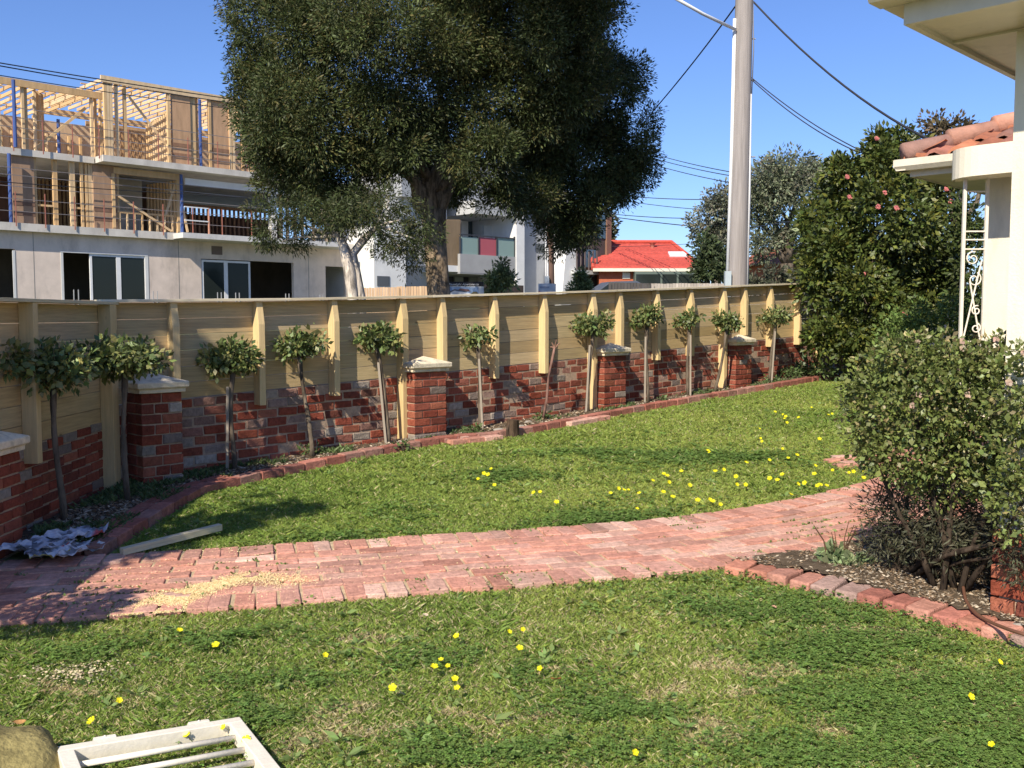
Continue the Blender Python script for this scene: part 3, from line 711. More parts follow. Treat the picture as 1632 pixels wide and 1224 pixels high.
# ================================================================== CAMELLIA AND OTHER SHRUBS
def camellia():
    Y0 = 15.0; k = Y0 / F
    root = empty('camellia_bush', (at(1400, 580, Y0).x, Y0, gz(0, Y0)), 0, 'tall glossy camellia bush with pink flowers at the end of the fence', 'camellia bush'); o = Vector(root.location)
    def L(px, py, dy=0): return at(px, py, Y0 + dy) - o
    bs = []
    for px, py, rx, ry, dy in [(1400, 370, 118, 95, 0), (1330, 400, 68, 75, 0), (1480, 380, 52, 90, .3), (1425, 270, 68, 48, .2), (1345, 300, 48, 42, 0), (1440, 235, 42, 28, .2), (1395, 480, 100, 60, -.2), (1345, 530, 52, 52, -.2), (1380, 560, 60, 30, -.2), (1310, 450, 48, 50, 0), (1300, 350, 36, 40, 0), (1500, 300, 30, 50, .2), (1410, 225, 24, 18, .2), (1350, 265, 26, 16, 0), (1465, 470, 60, 66, .3), (1440, 520, 60, 46, .3), (1495, 440, 42, 60, .5), (1440, 430, 70, 70, .3)]:
        c = L(px, py, dy); bs.append((c.x, c.y, c.z, rx * k * .94, rx * k * .8, ry * k * .94))
    mb = MB(); mb.tube([(0, 0, -.1), (0, 0, .5), (.05, 0, 1.2)], [.07, .06, .05], 8, (.2, .16, .12)); branches(mb, (0, 0, .6), [Vector(b[:3]) for b in bs], .03, (.2, .16, .12)); mb.build('trunk', M['bark'], root)
    P, D, Cc = cloud(lobes(bs, 6, .40, .80), 15, .12, .155, .080, .52, (.075, .10, .024), droop=.1, outward=.7, tone=.22, shell=.5, alt=(.14, .15, .03), altp=.3, fill=.5)
    leafmesh('foliage', P, D, .080, .52, Cc, M['gloss'], root)
    # flowers: five round petals each
    pts = [(1394, 222), (1335, 288), (1445, 240), (1378, 318), (1365, 340), (1390, 342), (1503, 303), (1512, 322), (1490, 358), (1400, 500), (1515, 335), (1352, 440), (1332, 322)]
    for q in pts:
        c = L(q[0], q[1], 0)
        # push to the crown's near surface
        best = None
        for b in bs:
            dx = (c.x - b[0]) / b[3]; dz = (c.z - b[2]) / b[5]; d2 = dx * dx + dz * dz
            if d2 < 1:
                y = b[1] - b[4] * math.sqrt(1 - d2)
                if best is None or y < best: best = y
        y = (best if best is not None else 0) - .06
        mb = MB()
        for j in range(7):
            a = j * .9; t = random.uniform(-.3, .3); r = .020 * random.uniform(.8, 1.3)
            cen = Vector((c.x + math.cos(a) * r, y + random.uniform(-.02, .01), c.z + math.sin(a) * r))
            vs = [cen + Vector((math.cos(z) * .019, -.012 * math.cos(z * 2 + t) - .004 * j, math.sin(z) * .019)) for z in [i * 1.047 for i in range(6)]]
            mb.add(vs, [(0, 1, 2, 3, 4, 5)], cols(1, (.66, .24, .22), .14)[0])
        mb.build('flower', M['petal'], root)
camellia()

def bush(name, px, base_py, Y0, blobs, colr, label, cat, leaf, asp, sp_, cr, per, alt=None, m='gloss', h=.05, stems=6, flowers=None, droop=.0, ydep=.75, shell=.45):
    k = Y0 / F
    root = empty(name, (at(px, 500, Y0).x, Y0, gz(0, Y0) + h), 0, label, cat); o = Vector(root.location)
    bs = []
    for q in blobs:
        bx, by, rx, ry = q[:4]; dy = q[4] if len(q) > 4 else 0
        c = at(bx, by, Y0 + dy) - o; bs.append((c.x, c.y, c.z, rx * k * .94, rx * k * ydep, ry * k * .94))
    mb = MB()
    for i in range(stems):
        b = random.choice(bs); a = random.uniform(0, 6.28)
        st = Vector((math.cos(a) * .05, math.sin(a) * .05, -.08)); t = Vector(b[:3])
        mid = st.lerp(t, .5) + Vector((random.uniform(-.04, .04), random.uniform(-.04, .04), .05))
        mb.tube([st, st.lerp(mid, .5) + Vector((.01, .01, .02)), mid, t], [.020, .016, .012, .007], 7, (.075, .055, .04), wob=.1)
    mb.build('stems', M['bark'], root, smooth=True)
    P, D, Cc = cloud(bs, per, cr, sp_, leaf, asp, colr, tone=.22, alt=alt, altp=.22 if alt else 0, fill=.35, outward=.4, droop=droop, shell=shell)
    leafmesh('foliage', P, D, leaf, asp, Cc, M[m], root)
    return root, bs
# big near shrub at the house corner
rt, bs = bush('rose_bush', 1526, 920, 5.0, [(1470, 640, 98, 78), (1400, 655, 62, 70, .1), (1540, 620, 85, 72, -.1), (1610, 650, 75, 90, -.2), (1500, 575, 75, 42, 0), (1400, 600, 48, 42, .1), (1440, 720, 72, 42, 0), (1560, 715, 80, 52, -.1), (1380, 700, 38, 38, .1), (1590, 580, 55, 42, -.1), (1640, 720, 60, 60, -.5), (1640, 630, 50, 70, -.5), (1630, 800, 45, 60, -.55), (1440, 560, 40, 25, 0), (1500, 760, 70, 40, 0), (1600, 770, 50, 40, -.2)],
    (.145, .175, .05), 'big leafy rose bush with small pale blooms at the near house corner', 'rose bush', .027, .62, .063, .050, 17, alt=(.28, .24, .11), stems=5)
mb = MB(); kk = 0
k5 = 5.0 / F
for i in range(22):
    b = random.choice(bs[3:5] + bs[2:3] + bs[9:10] + bs[0:1] + bs[11:12]); a = random.uniform(.2, 2.9); e_ = random.uniform(-.2, 1.3)
    c = Vector((b[0] + b[3] * math.cos(a) * math.cos(e_) * 1.03, b[1] - b[4] * math.sin(a) * math.cos(e_) * 1.03, b[2] + b[5] * math.sin(e_) * 1.03))
    for j in range(5):
        z = j * 1.257; cc = c + Vector((math.cos(z) * .009, random.uniform(-.006, .006), math.sin(z) * .009))
        mb.add([cc + Vector((math.cos(w) * .010, -.003 * j, math.sin(w) * .009)) for w in (0, 1.26, 2.5, 3.8, 5.0)], [(0, 1, 2, 3, 4)], cols(1, (.50, .36, .28), .15)[0])
blo = mb.build('blooms', M['petal'], rt); blo['kind'] = 'stuff'
# dark low shrub beneath it
bush('lavender_bush', 1450, 905, 5.35, [(1440, 815, 62, 62), (1400, 830, 42, 52), (1490, 800, 60, 60, .1), (1560, 810, 60, 60, .2), (1450, 770, 50, 36, .1), (1410, 870, 46, 28), (1500, 870, 60, 28), (1470, 840, 80, 50, -.15), (1570, 860, 60, 44, -.15), (1520, 780, 60, 40, .1), (1500, 850, 60, 50, -.35), (1580, 880, 50, 36, -.3), (1612, 860, 34, 50, -.80), (1640, 880, 40, 46, -.85)], (.085, .085, .05), 'dark twiggy low bush with narrow leaves beneath the big rose bush', 'bush', .034, .20, .072, .06, 15, m='leaf', stems=22)
rt, bs2 = bush('creeper_plant', 1345, 920, 5.5, [(1345, 905, 34, 20), (1375, 912, 28, 16), (1315, 905, 22, 14), (1400, 918, 16, 12), (1330, 885, 14, 10)], (.20, .25, .12), 'low pale green leafy weed clump in the right garden bed beside the path', 'plant', .036, .95, .042, .04, 14, m='leaf', stems=6)
mb = MB()
for i in range(9):
    a = random.uniform(-.22, .12); t = Vector((a, random.uniform(-.05, .05), random.uniform(.12, .24))); mb.tube([Vector((a * .4, 0, 0)), t * .6, t], [.004, .003, .002], 5, (.14, .08, .05))
mb.build('stalks', M['bark'], rt)
bush('shrub', 1550, 545, 14.2, [(1545, 430, 36, 95), (1560, 500, 30, 60), (1535, 350, 26, 40)], (.075, .10, .03), 'dark shrub seen through the iron porch post', 'shrub', .08, .5, .16, .12, 18, m='leaf')
bush('hedge', 1480, 545, 12.2, [(1480, 515, 55, 38), (1440, 530, 42, 34), (1525, 515, 40, 34), (1500, 560, 60, 36), (1420, 565, 30, 24)], (.13, .19, .05), 'light green small leaved hedge between camellia and porch post', 'hedge', .045, .5, .13, .09, 22, m='leaf')
bush('leafy_plant', 1282, 592, 15.4, [(1282, 582, 14, 12), (1272, 588, 9, 8), (1294, 586, 9, 8)], (.085, .13, .045), 'broad leaved plant at the fence end, under the last post', 'plant', .12, .30, .13, .06, 8, m='gloss', h=.03, stems=3)
bush('leafy_plant', 1318, 600, 15.0, [(1322, 590, 16, 9), (1340, 596, 14, 9), (1305, 594, 9, 7)], (.085, .12, .04), 'low leafy plant under the camellia at the end of the bed', 'plant', .10, .35, .13, .06, 8, m='gloss', h=.03, stems=3)
for px, py, w, lb in [(1255, 603, 20, 'low weed clump below the last standard rose'), (1230, 610, 14, 'weedy leaves at the foot of the last standard rose'), (1122, 627, 9, 'small weed left of the farthest pillar foot'), (1050, 640, 9, 'weed tuft by the tall two stemmed rose'),
                     (495, 724, 18, 'weed clump at the foot of the wavy stemmed rose'), (755, 690, 14, 'grassy weed tuft left of the staked sparse rose'), (865, 668, 13, 'weed tuft at the foot of the bare pruned rose'), (640, 742 - 28, 10, 'small weed at the foot of the full height post')]:
    p = gp(px, py, .03)
    bush('weed', px, py, p.y, [(px, py - w * .4, w, w * .42), (px + w * .5, py - w * .3, w * .6, w * .35)], (.10, .145, .05), lb, 'weed', .035, .5, .07, .04, 8, m='leaf', h=.03, stems=3)

# ================================================================== POWER POLE, WIRES
Yp = 17.
pb = at(1175, 480, Yp)
root = empty('power_pole', (pb.x, Yp, gz(0, Yp)), 0, 'tall grey timber power pole with white conduits and lamp arm behind the fence', 'power pole'); o = Vector(root.location)
def LP(px, py, dy=0): return at(px, py, Yp + dy) - o
mb = MB(); mb.tube([Vector((-.0, 0, -.3)), LP(1174, 470), LP(1180, 240), LP(1186, 0), LP(1191, -190)], [.175, .172, .160, .148, .135], 18, (.30, .27, .25)); mb.build('shaft', M['polewood'], root, smooth=True)
mb = MB(); mb.tube([LP(1158, 480, -.05), LP(1166, 240, -.05), LP(1171, 30, -.05)], .030, 8, (.72, .72, .70)); mb.build('conduit', M['plain'], root, smooth=True)
mb = MB(); mb.tube([LP(1190, 480, -.05), LP(1194, 300, -.05), LP(1196, 150, -.05)], .026, 8, (.66, .66, .66)); mb.build('conduit', M['plain'], root, smooth=True)
mb = MB(); mb.tube([LP(1198, 150, -.05), LP(1201, 80, -.04), LP(1199, -60, -.04)], .010, 6, (.2, .2, .22)); mb.build('cable', M['plain'], root, smooth=True)
mb = MB(); mb.b2(LP(1156, 432, -.22), LP(1163, 478, -.12), (.42, .48, .50)); mb.build('cable_guard', M['steel'], root)
mb = MB(); mb.tube([LP(1172, 47, -.1), LP(1120, 22, -.6), LP(1060, -12, -1.)], .028, 8, (.72, .74, .75)); mb.build('lamp_arm', M['steel'], root, smooth=True)
for py in (62, 128, 250): mb = MB(); mb.tube([LP(1190, py), LP(1204, py)], .012, 6, (.3, .3, .3)); mb.build('step_bolt', M['steel'], root)

def wire(pts, label, r=.012, group='overhead wires'):
    ps = [at(*p) for p in pts]; mb = MB()
    o = ps[0]
    mb.tube([p - o for p in ps], r, 5, (.03, .03, .035)); ob = mb.build('overhead_wire', M['wire']); ob.location = o
    tag(ob, label, 'wire', group)
def arc(p0, p1, Y0, Y1, sag, n=12):
    return [(p0[0] + (p1[0] - p0[0]) * t, p0[1] + (p1[1] - p0[1]) * t + 4 * sag * t * (1 - t), Y0 + (Y1 - Y0) * t) for t in [i / n for i in range(n + 1)]]
wire(arc((1201, 3), (1492, 228), 17, 11.2, 22), 'thick dark cable sagging from the pole top down to the house roof', .016)
wire(arc((1198, 124), (1372, 240), 17, 14, 8), 'thin wire from pole to camellia top, the upper of a close pair', .009)
wire(arc((1198, 127), (1362, 240), 17, 14, 10), 'thin wire from pole to camellia top, the lower of a close pair', .009)
wire(arc((1172, 10), (1040, 178), 17, 24, 4), 'dark wire running down left from the pole top behind the big tree', .014)
for (a, b, y0, y1, s, lb, r) in [((-60, 90), (420, 165), 30, 40, 2, 'topmost wire crossing the sky over the timber framing', .02), ((-60, 94), (420, 171), 30, 40, 3, 'second wire just under the topmost one over the timber framing', .02), ((-60, 110), (420, 180), 30, 40, 3, 'third and lowest wire crossing in front of the upper timber framing', .015),
        ((-60, 285), (460, 318), 28, 38, 2, 'wire crossing in front of the first floor framing', .014),
        ((1040, 245), (1170, 275), 60, 40, 2, 'highest far wire between big tree and pole', .02), ((1040, 252), (1170, 281), 60, 40, 2, 'far wire just under the highest one left of the pole', .02), ((1040, 262), (1170, 292), 60, 40, 2, 'third far wire down between big tree and pole', .02),
        ((970, 310), (1125, 318), 60, 50, 2, 'far level wire above the grey gum tree left side', .022), ((970, 316), (1120, 334), 60, 50, 2, 'far slanting wire meeting the grey gum tree', .018), ((965, 340), (1108, 348), 60, 50, 2, 'far wire above the red roof, upper one', .022), ((965, 344), (1108, 361), 60, 50, 1, 'far darker wire above the red roof, lower one', .026),
        ((975, 393), (1110, 388), 60, 56, 1, 'faint wire just over the red roof ridge', .014), ((1195, 362), (1262, 352), 30, 40, 1, 'short wire right of the pole across the gum tree', .014)]:
    wire(arc(a, b, y0, y1, s), lb, r)

# distant timber pole with conduits
Yq = 33.; root = empty('power_pole', (at(877, 470, Yq).x, Yq, gz(0, Yq)), 0, 'brown timber pole with white conduits in front of the grey apartment wall', 'power pole'); o = Vector(root.location)
mb = MB(); mb.tube([Vector((0, 0, -.2)), at(877, 470, Yq) - o, at(876, 360, Yq) - o, at(876, 250, Yq) - o], [.16, .15, .13, .12], 12, (.16, .10, .075)); mb.build('shaft', M['polewood'], root, smooth=True)
for px, a in ((870, 360), (873, 395)):
    mb = MB(); mb.tube([at(px, 500, Yq - .15) - o, at(px, a, Yq - .15) - o], .028, 6, (.7, .7, .7)); mb.build('conduit', M['plain'], root)
mb = MB(); mb.b2(at(868, 440, Yq - .3) - o, at(875, 475, Yq - .2) - o, (.45, .5, .54)); mb.build('cable_guard', M['steel'], root)

# ================================================================== BUILDINGS
class Plane:
    """a facade plane through P0 running along the street direction; px -> (s,z)"""
    def __init__(s, X0, Y0): s.X0 = X0; s.Y0 = Y0
    def __call__(s, px, py, dep=0):
        # dep: metres behind the facade (local +y)
        X0 = s.X0 - .70711 * dep; Y0 = s.Y0 + .70711 * dep
        r, e = ray(px, py if py else 300); t = (r * Y0 - X0) / (1 - r); Y = Y0 + t
        return t * 1.41421, EYE + e * Y

CB = Plane(-20.97, 40.)
cb = empty('construction_building', (-20.97, 40., 0), A45, 'unfinished apartment building with concrete ground floor and bare timber framed upper storeys', 'building')
CON = (.70, .59, .50); GR = gz(0, 45)
Z1b, Z1t, Z2b, Z2t = 5.18, 5.50, 8.28, 8.55
SE = CB(597, 470)[0]
def rect(mb, px0, py0, px1, py1, d0, d1, col, P=CB):
    """box whose FRONT face (depth d0) covers those photo pixels at its mid line"""
    s0, _ = P(px0, 0, d0); s1, _ = P(px1, 0, d0); pm = (px0 + px1) / 2
    _, za = P(pm, py0, d0); _, zb = P(pm, py1, d0); mb.b2((s0, d0, zb), (s1, d1, za), col)
# ground floor wall with openings
mb = MB(); op = [(-60, 20, 4.45), (93, 233, 4.42), (318, 466, 4.40), (517, 549, 4.30)]
cur = CB(-160, 0)[0]
for a, b, zt in op:
    s0, s1 = CB(a, 0)[0], CB(b, 0)[0]
    mb.b2((cur, 0, .8), (s0, .2, Z1b), pick([CON, (.67, .56, .475)], .03)); mb.b2((s0, 0, zt), (s1, .2, Z1b), CON); cur = s1
mb.b2((cur, 0, .8), (SE, .2, Z1b), CON); mb.b2((SE - .2, .2, .8), (SE, 14, Z1b), CON)
mb.build('precast_wall', M['concrete'], cb)
for px in (50, 282, 490, 570): mb = MB(); s = CB(px, 0)[0]; mb.b2((s - .012, -.006, 1.), (s + .012, .0, Z1b - .01), (.25, .24, .22)); mb.build('panel_joint', M['concrete'], cb)
for a, b, zt in op[1:3]:
    s0, s1 = CB(335, 0)[0], CB(352, 0)[0]; mb = MB(); mb.b2((s0, -.02, 4.62), (s1, .01, 5.02), (.16, .12, .1)); mb.build('vent', M['plain'], cb); break
frames = [(140, 186, 4.40), (186, 231, 4.40), (319, 358, 4.36), (358, 397, 4.36)]
for a, b, zt in frames:
    s0, s1 = CB(a, 0)[0], CB(b, 0)[0]; mb = MB(); w = .10; z0 = GR + .3
    for q in ((s0, s0 + w), (s1 - w, s1)): mb.b2((q[0], .03, z0), (q[1], .10, zt), (.72, .72, .72))
    mb.b2((s0 + w, .03, zt - w), (s1 - w, .10, zt), (.72, .72, .72)); fr = mb.build('window_frame', M['plain'], cb)
    mb = MB(); mb.b2((s0 + w, .055, z0), (s1 - w, .07, zt - w)); mb.build('pane', M['pane'], fr)
mb = MB()
for a, b in ((93, 97), (228, 233), (16, 20)):
    mb = MB(); s0, s1 = CB(a, 0)[0], CB(b, 0)[0]; mb.b2((s0, -.02, 1.5), (s1, .02, 4.39), (.62, .62, .6)); mb.build('opening_trim', M['plain'], cb)
mb = MB(); s0, s1 = CB(93, 0)[0], CB(233, 0)[0]; mb.b2((s0, -.02, 4.40), (s1, .02, 4.45), (.6, .6, .6)); mb.build('opening_trim', M['plain'], cb)
# interior: back walls, floors
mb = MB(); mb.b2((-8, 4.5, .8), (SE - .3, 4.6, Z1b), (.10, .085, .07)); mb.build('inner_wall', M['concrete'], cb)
for nm, sa, sb, z0, z1, pr in (('floor_slab', CB(-160, 0)[0], SE + .4, Z1b, Z1t, -.35), ('floor_slab', CB(-160, 0)[0], CB(150, 0)[0], Z2b, Z2t, -.1), ('floor_slab', CB(152, 0)[0], SE, Z2b + .02, Z2t + .02, -.9)):
    mb = MB(); mb.b2((sa, pr, z0), (sb, 13, z1), (.60, .56, .50)); mb.build(nm, M['concrete'], cb)
s0 = CB(290, 0, -1.3)[0]; mb = MB(); mb.b2((s0, -1.3, 5.22), (s0 + 9, -.352, 5.46), (.62, .6, .57)); mb.build('balcony_slab', M['concrete'], cb)
TIM = [(.62, .42, .22), (.66, .47, .27), (.58, .38, .19), (.68, .50, .30)]
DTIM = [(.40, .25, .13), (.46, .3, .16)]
def timber(px, d, z0, z1, w=.10, dd=.14, P=TIM, name='stud'):
    mb = MB(); s = CB(px, 0, d)[0]; mb.b2((s - w / 2, d, z0), (s + w / 2, d + dd, z1), pick(P, .05)); return mb.build(name, M['wood'], cb)
PLY = (.36, .235, .155); TOPZ = 11.35
# first floor
for a, b in ((20, 55), (149, 186)):
    s0, s1 = CB(a, 0, .05)[0], CB(b, 0, .05)[0]; mb = MB(); mb.b2((s0, .05, Z1t), (s1, .13, Z2b), PLY)
    for zz in (Z1t + .35, Z1t + .75): mb.b2((s0 + .005, .038, zz), (s1 - .005, .05, zz + .16), (.20, .12, .085))
    mb.build('bracing_panel', M['wood'], cb)
for px in (57, 87, 90, 114, 118, 131, 138, 143, 147, 188): timber(px, .12, Z1t, Z2b)
for px, w in ((60, 75), (75, 88), (120, 145)):
    s0, s1 = CB(px, 0, .15)[0], CB(w, 0, .15)[0]; mb = MB(); mb.b2((s0, .15, Z1t + .8), (s1, .25, Z1t + .88), pick(TIM)); mb.build('noggin', M['wood'], cb)
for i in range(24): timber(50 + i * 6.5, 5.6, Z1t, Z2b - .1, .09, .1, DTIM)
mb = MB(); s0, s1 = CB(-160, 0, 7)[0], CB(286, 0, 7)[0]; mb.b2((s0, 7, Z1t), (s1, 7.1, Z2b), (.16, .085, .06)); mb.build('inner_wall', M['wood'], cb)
# the pale lined room
s0, s1 = CB(181, 0, .1)[0], CB(287, 0, .1)[0]
mb = MB(); mb.b2((s0 + .1, 3.0, Z1t), (s0 + 2.6, 3.1, Z2b - .05), (.62, .57, .48)); mb.b2((s0 + .02, .25, Z1t), (s0 + .1, 3.1, Z2b - .05), (.62, .57, .48)); mb.build('lining_board', M['plain'], cb)
mb = MB(); mb.b2((s0, .0, Z2b - .32), (s1, .14, Z2b - .05), (.60, .42, .25)); mb.build('lintel', M['wood'], cb)
for f in np.linspace(0.0, 1, 2): timber(181 + f * 103, .0, Z1t, Z2b - .33, .13)
for i in range(9): timber(236 + i * 5.2, 2.6 - i * .26, Z1t, Z2b - .3, .09, .1)
mb = MB(); mb.beam((s0 + .2, .06, Z2b - 1.3), (s0 + 2.6, .06, Z1t + .1), .06, .1, pick(TIM)); mb.build('brace', M['wood'], cb); mb = MB(); mb.beam((s1 - .9, .3, Z1t + .1), (s1 - .1, .3, Z2b - .4), .06, .1, pick(TIM)); mb.build('brace', M['wood'], cb); mb = MB(); mb.beam((s1 - .15, 0.05, Z2b - .5), (s1 + .3, .05, Z1t + .1), .05, .1, pick(TIM)); mb.build('brace', M['wood'], cb)
for i in range(8): timber(190 + i * 12, .08, Z1t, Z1t + .75, .06, .08)
mb = MB(); mb.b2((s0 + .05, .08, Z1t + .76), (s1 - .05, .16, Z1t + .84), pick(TIM)); mb.build('sill_rail', M['wood'], cb)
# right bay with white steel beam and dark studs behind
sa, sb = CB(292, 0)[0], CB(470, 0)[0]
mb = MB(); mb.b2((sa, -.2, Z2b - .52), (sb, -.05, Z2b - .22), (.78, .76, .73)); mb.build('steel_beam', M['plain'], cb)
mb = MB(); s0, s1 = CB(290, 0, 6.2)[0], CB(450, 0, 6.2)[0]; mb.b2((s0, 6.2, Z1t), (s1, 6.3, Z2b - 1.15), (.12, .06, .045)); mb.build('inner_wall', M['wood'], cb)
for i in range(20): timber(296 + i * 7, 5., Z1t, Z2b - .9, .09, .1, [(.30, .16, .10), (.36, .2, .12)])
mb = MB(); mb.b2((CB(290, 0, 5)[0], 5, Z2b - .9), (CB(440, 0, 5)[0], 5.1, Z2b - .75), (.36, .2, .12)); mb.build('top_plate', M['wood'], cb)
for px in (436,): timber(px, -.2, Z1t, Z2b - .2, .3, .3, [(.7, .68, .64)], 'column')
for px in (448, 458, 470, 482, 500, 520): timber(px, .3, Z1t, Z2b, .1)
# props
def prop(px, z0, z1, d=-.2):
    mb = MB(); s = CB(px, 0, d)[0]; mb.tube([(s, d, z0), (s, d, z1)], .075, 8, (.05, .09, .26)); mb.build('steel_prop', M['steel'], cb)
prop(16, Z1t, Z2b, -.25); prop(289, Z1t, Z2b - .1, -.3); prop(27, Z2t, TOPZ - .1, -.3); prop(96, Z2t, TOPZ - .8, 3.); prop(321, Z2t, TOPZ + .3, -.5)
# top floor
for a, b, T in ((276, 306, 11.75), (338, 371, 11.85)):
    s0, s1 = CB(a, 0, -.45)[0], CB(b, 0, -.45)[0]; mb = MB(); mb.b2((s0, -.45, Z2t + .03), (s1, -.37, T), (.50, .31, .18))
    for zz in (Z2t + .4, Z2t + .85): mb.b2((s0 + .005, -.462, zz), (s1 - .005, -.45, zz + .16), (.28, .16, .10))
    mb.build('bracing_panel', M['wood'], cb)
for px, d in ((3, 0), (41, 0), (46, .1), (60, .8), (64, 1.), (68, 1.2), (72, 1.4), (150, 0), (156, .2), (164, .6)): timber(px, d, Z2t, TOPZ - .1)
for px, d in ((172, -.5), (176, -.5), (181, -.5), (190, -.4), (203, -.3), (272, -.5), (308, -.4), (312, -.4), (316, -.2), (337, -.5), (369, -.5), (374, -.5), (388, -.4), (395, -.3), (402, -.3), (420, -.3), (450, -.3), (480, -.3)): timber(px, d, Z2t + .03, 11.9, .12)
for i in range(11): timber(238 + i * 3.5, 4.5 - i * .28, Z2t + .03, 11.2 + i * .02, .09)
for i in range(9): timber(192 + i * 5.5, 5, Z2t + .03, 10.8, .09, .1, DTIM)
mb = MB(); s0, s1 = CB(-160, 0, 6.5)[0], CB(150, 0, 6.5)[0]; mb.b2((s0, 6.5, Z2t), (s1, 6.6, TOPZ - .26), (.52, .38, .25)); s2 = CB(520, 0, 6.5)[0]; mb.b2((s1 + .01, 7.3, Z2t), (s2, 7.4, 11.5), (.46, .31, .19)); mb.build('lining_board', M['wood'], cb)
for i in range(8): timber(5 + i * 18, 6.3, Z2t, TOPZ - .9, .1)
mb = MB(); a = CB(58, 0, .2)[0]; b = CB(140, 0, .2)[0]; mb.beam((a, .2, Z2t + .1), (b, .2, TOPZ - .7), .06, .12, pick(TIM)); mb.build('brace', M['wood'], cb); mb = MB(); a = CB(206, 0, 0)[0]; b = CB(266, 0, 0)[0]; mb.beam((a, 0, 11.5), (b, 0, 9.5), .05, .1, pick(TIM)); mb.build('brace', M['wood'], cb)
# roof beams and joists
for a, b, z, d in ((-160, 168, TOPZ, -.1), (166, 500, 12.0, -.55)):
    s0, s1 = CB(a, 0, d)[0], CB(b, 0, d)[0]; mb = MB(); mb.b2((s0, d, z - .28), (s1, d + .1, z), pick(TIM, .02)); mb.build('edge_beam', M['wood'], cb)
    mb = MB(); mb.b2((s0, 7, z - .5), (s1, 7.1, z - .2), pick(TIM, .02)); mb.build('edge_beam', M['wood'], cb)
    n = int((s1 - s0) / .42)
    for i in range(n):
        s = s0 + .2 + i * .42; mb = MB(); mb.b2((s, d + .102, z - .16), (s + .05, 6.99, z - .02), pick(TIM, .06)); mb.build('joist', M['wood'], cb)
    for q in (1.6, 3.4, 5.2): mb = MB(); mb.b2((s0, q, z - .018), (s1, q + .09, z + .03), pick(TIM, .05)); mb.build('purlin', M['wood'], cb)
# guard rails
def rails(z, d, a, b, hs, label):
    s0, s1 = CB(a, 0, d)[0], CB(b, 0, d)[0]; mb = MB()
    for h in hs: mb.b2((s0, d - .012, z + h), (s1, d + .012, z + h + .026), (.22, .19, .18))
    mb.build('guard_rail', M['steel'], cb)
    for px in np.arange(a + 30, b, 47):
        s = CB(px, 0, d)[0]; mb = MB(); mb.b2((s - .018, d - .018, z - .15), (s + .018, d + .018, z + 1.25), (.34, .13, .09)); mb.build('guard_post', M['steel'], cb)
rails(Z1t, -.4, -100, 430, (.45, .95, 1.45, 1.9, 2.2), ''); rails(Z2t, -.8, 130, 430, (.35, .7, 1.1, 1.5), ''); rails(Z2t, -.25, -100, 150, (.4, .8, 1.2, 1.6), '')
mb = MB(); s0 = CB(293, 0, -1.2)[0]
for h in (.5, 1.1): mb.b2((s0, -1.22, Z1t + h), (s0 + 1.2, -1.18, Z1t + h + .05), (.75, .74, .72))
mb.b2((s0 + 1.16, -1.22, Z1t - .05), (s0 + 1.22, -1.16, Z1t + 1.15), (.6, .3, .2)); mb.build('guard_frame', M['steel'], cb)
# temporary site fence strip seen just over the timber fence
SP = Plane(-17., 33.)
sf = empty('site_fence', (-17., 33., 0), A45, 'low brown site hoarding in front of the unfinished building', 'fence')
mb = MB(); s0, s1 = SP(-100, 0)[0], SP(590, 0)[0]; n = 22
for i in range(n):
    a = s0 + (s1 - s0) * i / n; b = s0 + (s1 - s0) * (i + 1) / n; _, z = SP(100 + i * 20, 471.5); mb.b2((a, 0, .5), (b - .02, .03, 2.18 + random.uniform(-.03, .03) + i * .012), pick([(.42, .30, .2), (.38, .27, .19)], .08))
mb.build('boards', M['wood'], sf)
for px in (116, 243, 346, 375, 455, 510):
    s = SP(px, 0)[0]; mb = MB()
    for q in (-.08, .08): mb.b2((s + q - .012, -.03, 1.8), (s + q + .012, .0, 2.62), (.35, .35, .35))
    mb.build('clamp', M['steel'], sf)

# ---- finished apartments
AP = Plane(0., 58.)
ap = empty('apartment_building', (0, 58., 0), A45, 'modern white and grey apartment block with balconies behind the trees', 'building')
def R_(name, px0, py0, px1, py1, d0, d1, col, m='plain'):
    mb = MB(); rect(mb, px0, py0, px1, py1, d0, d1, col, AP); return mb.build(name, M[m], ap)
WH = (.74, .73, .70); GY = (.30, .31, .32); LG = (.44, .43, .42); DK = (.045, .045, .05)
R_('wall', 595, 360, 646, 500, 0, 6, WH); R_('wall', 646, 425, 700, 500, 1.2, 6, LG); R_('wall', 620, 300, 712, 424, 1., 6, (.55, .55, .54))
w = R_('window', 600, 440, 620, 456, -.03, .02, (.1, .11, .12)); 
w = R_('window', 640, 345, 660, 375, .95, 1.05, (.1, .12, .14)); 
mb = MB()
for i in range(14): px = 710 + i * 1.72; rect(mb, px, 350, px + 1.1, 423, -.5, -.35, (.26, .19, .12), AP)
mb.build('slat_screen', M['wood'], ap)
R_('wall', 709, 350, 735, 423, -.3, 3, (.12, .09, .07)); R_('slab_edge', 706, 423, 736, 433, -.6, 3, WH)
R_('wall', 735, 330, 812, 378, 3.2, 3.5, (.10, .10, .11)); R_('wall', 733, 352, 746, 378, 2.4, 2.6, WH)  # first wall: recess shade put into its near-black colour
R_('sliding_door', 748, 350, 768, 385, 2.9, 3.1, (.08, .11, .12)); R_('louvre_panel', 771, 360, 786, 380, 1.2, 1.3, (.5, .5, .48))
R_('balcony_wall', 733, 407, 824, 436, -.8, -.6, (.36, .355, .345)); R_('slab', 733, 434, 824, 438, -.79, 4, (.3, .3, .3))
R_('balustrade_pane', 735, 378, 762, 408, -.72, -.68, GY, 'frost'); R_('balustrade_pane', 764, 379, 791, 408.5, -.72, -.68, GY, 'frostred'); R_('balustrade_pane', 793, 380, 820, 409, -.72, -.68, GY, 'frost')
mb = MB()
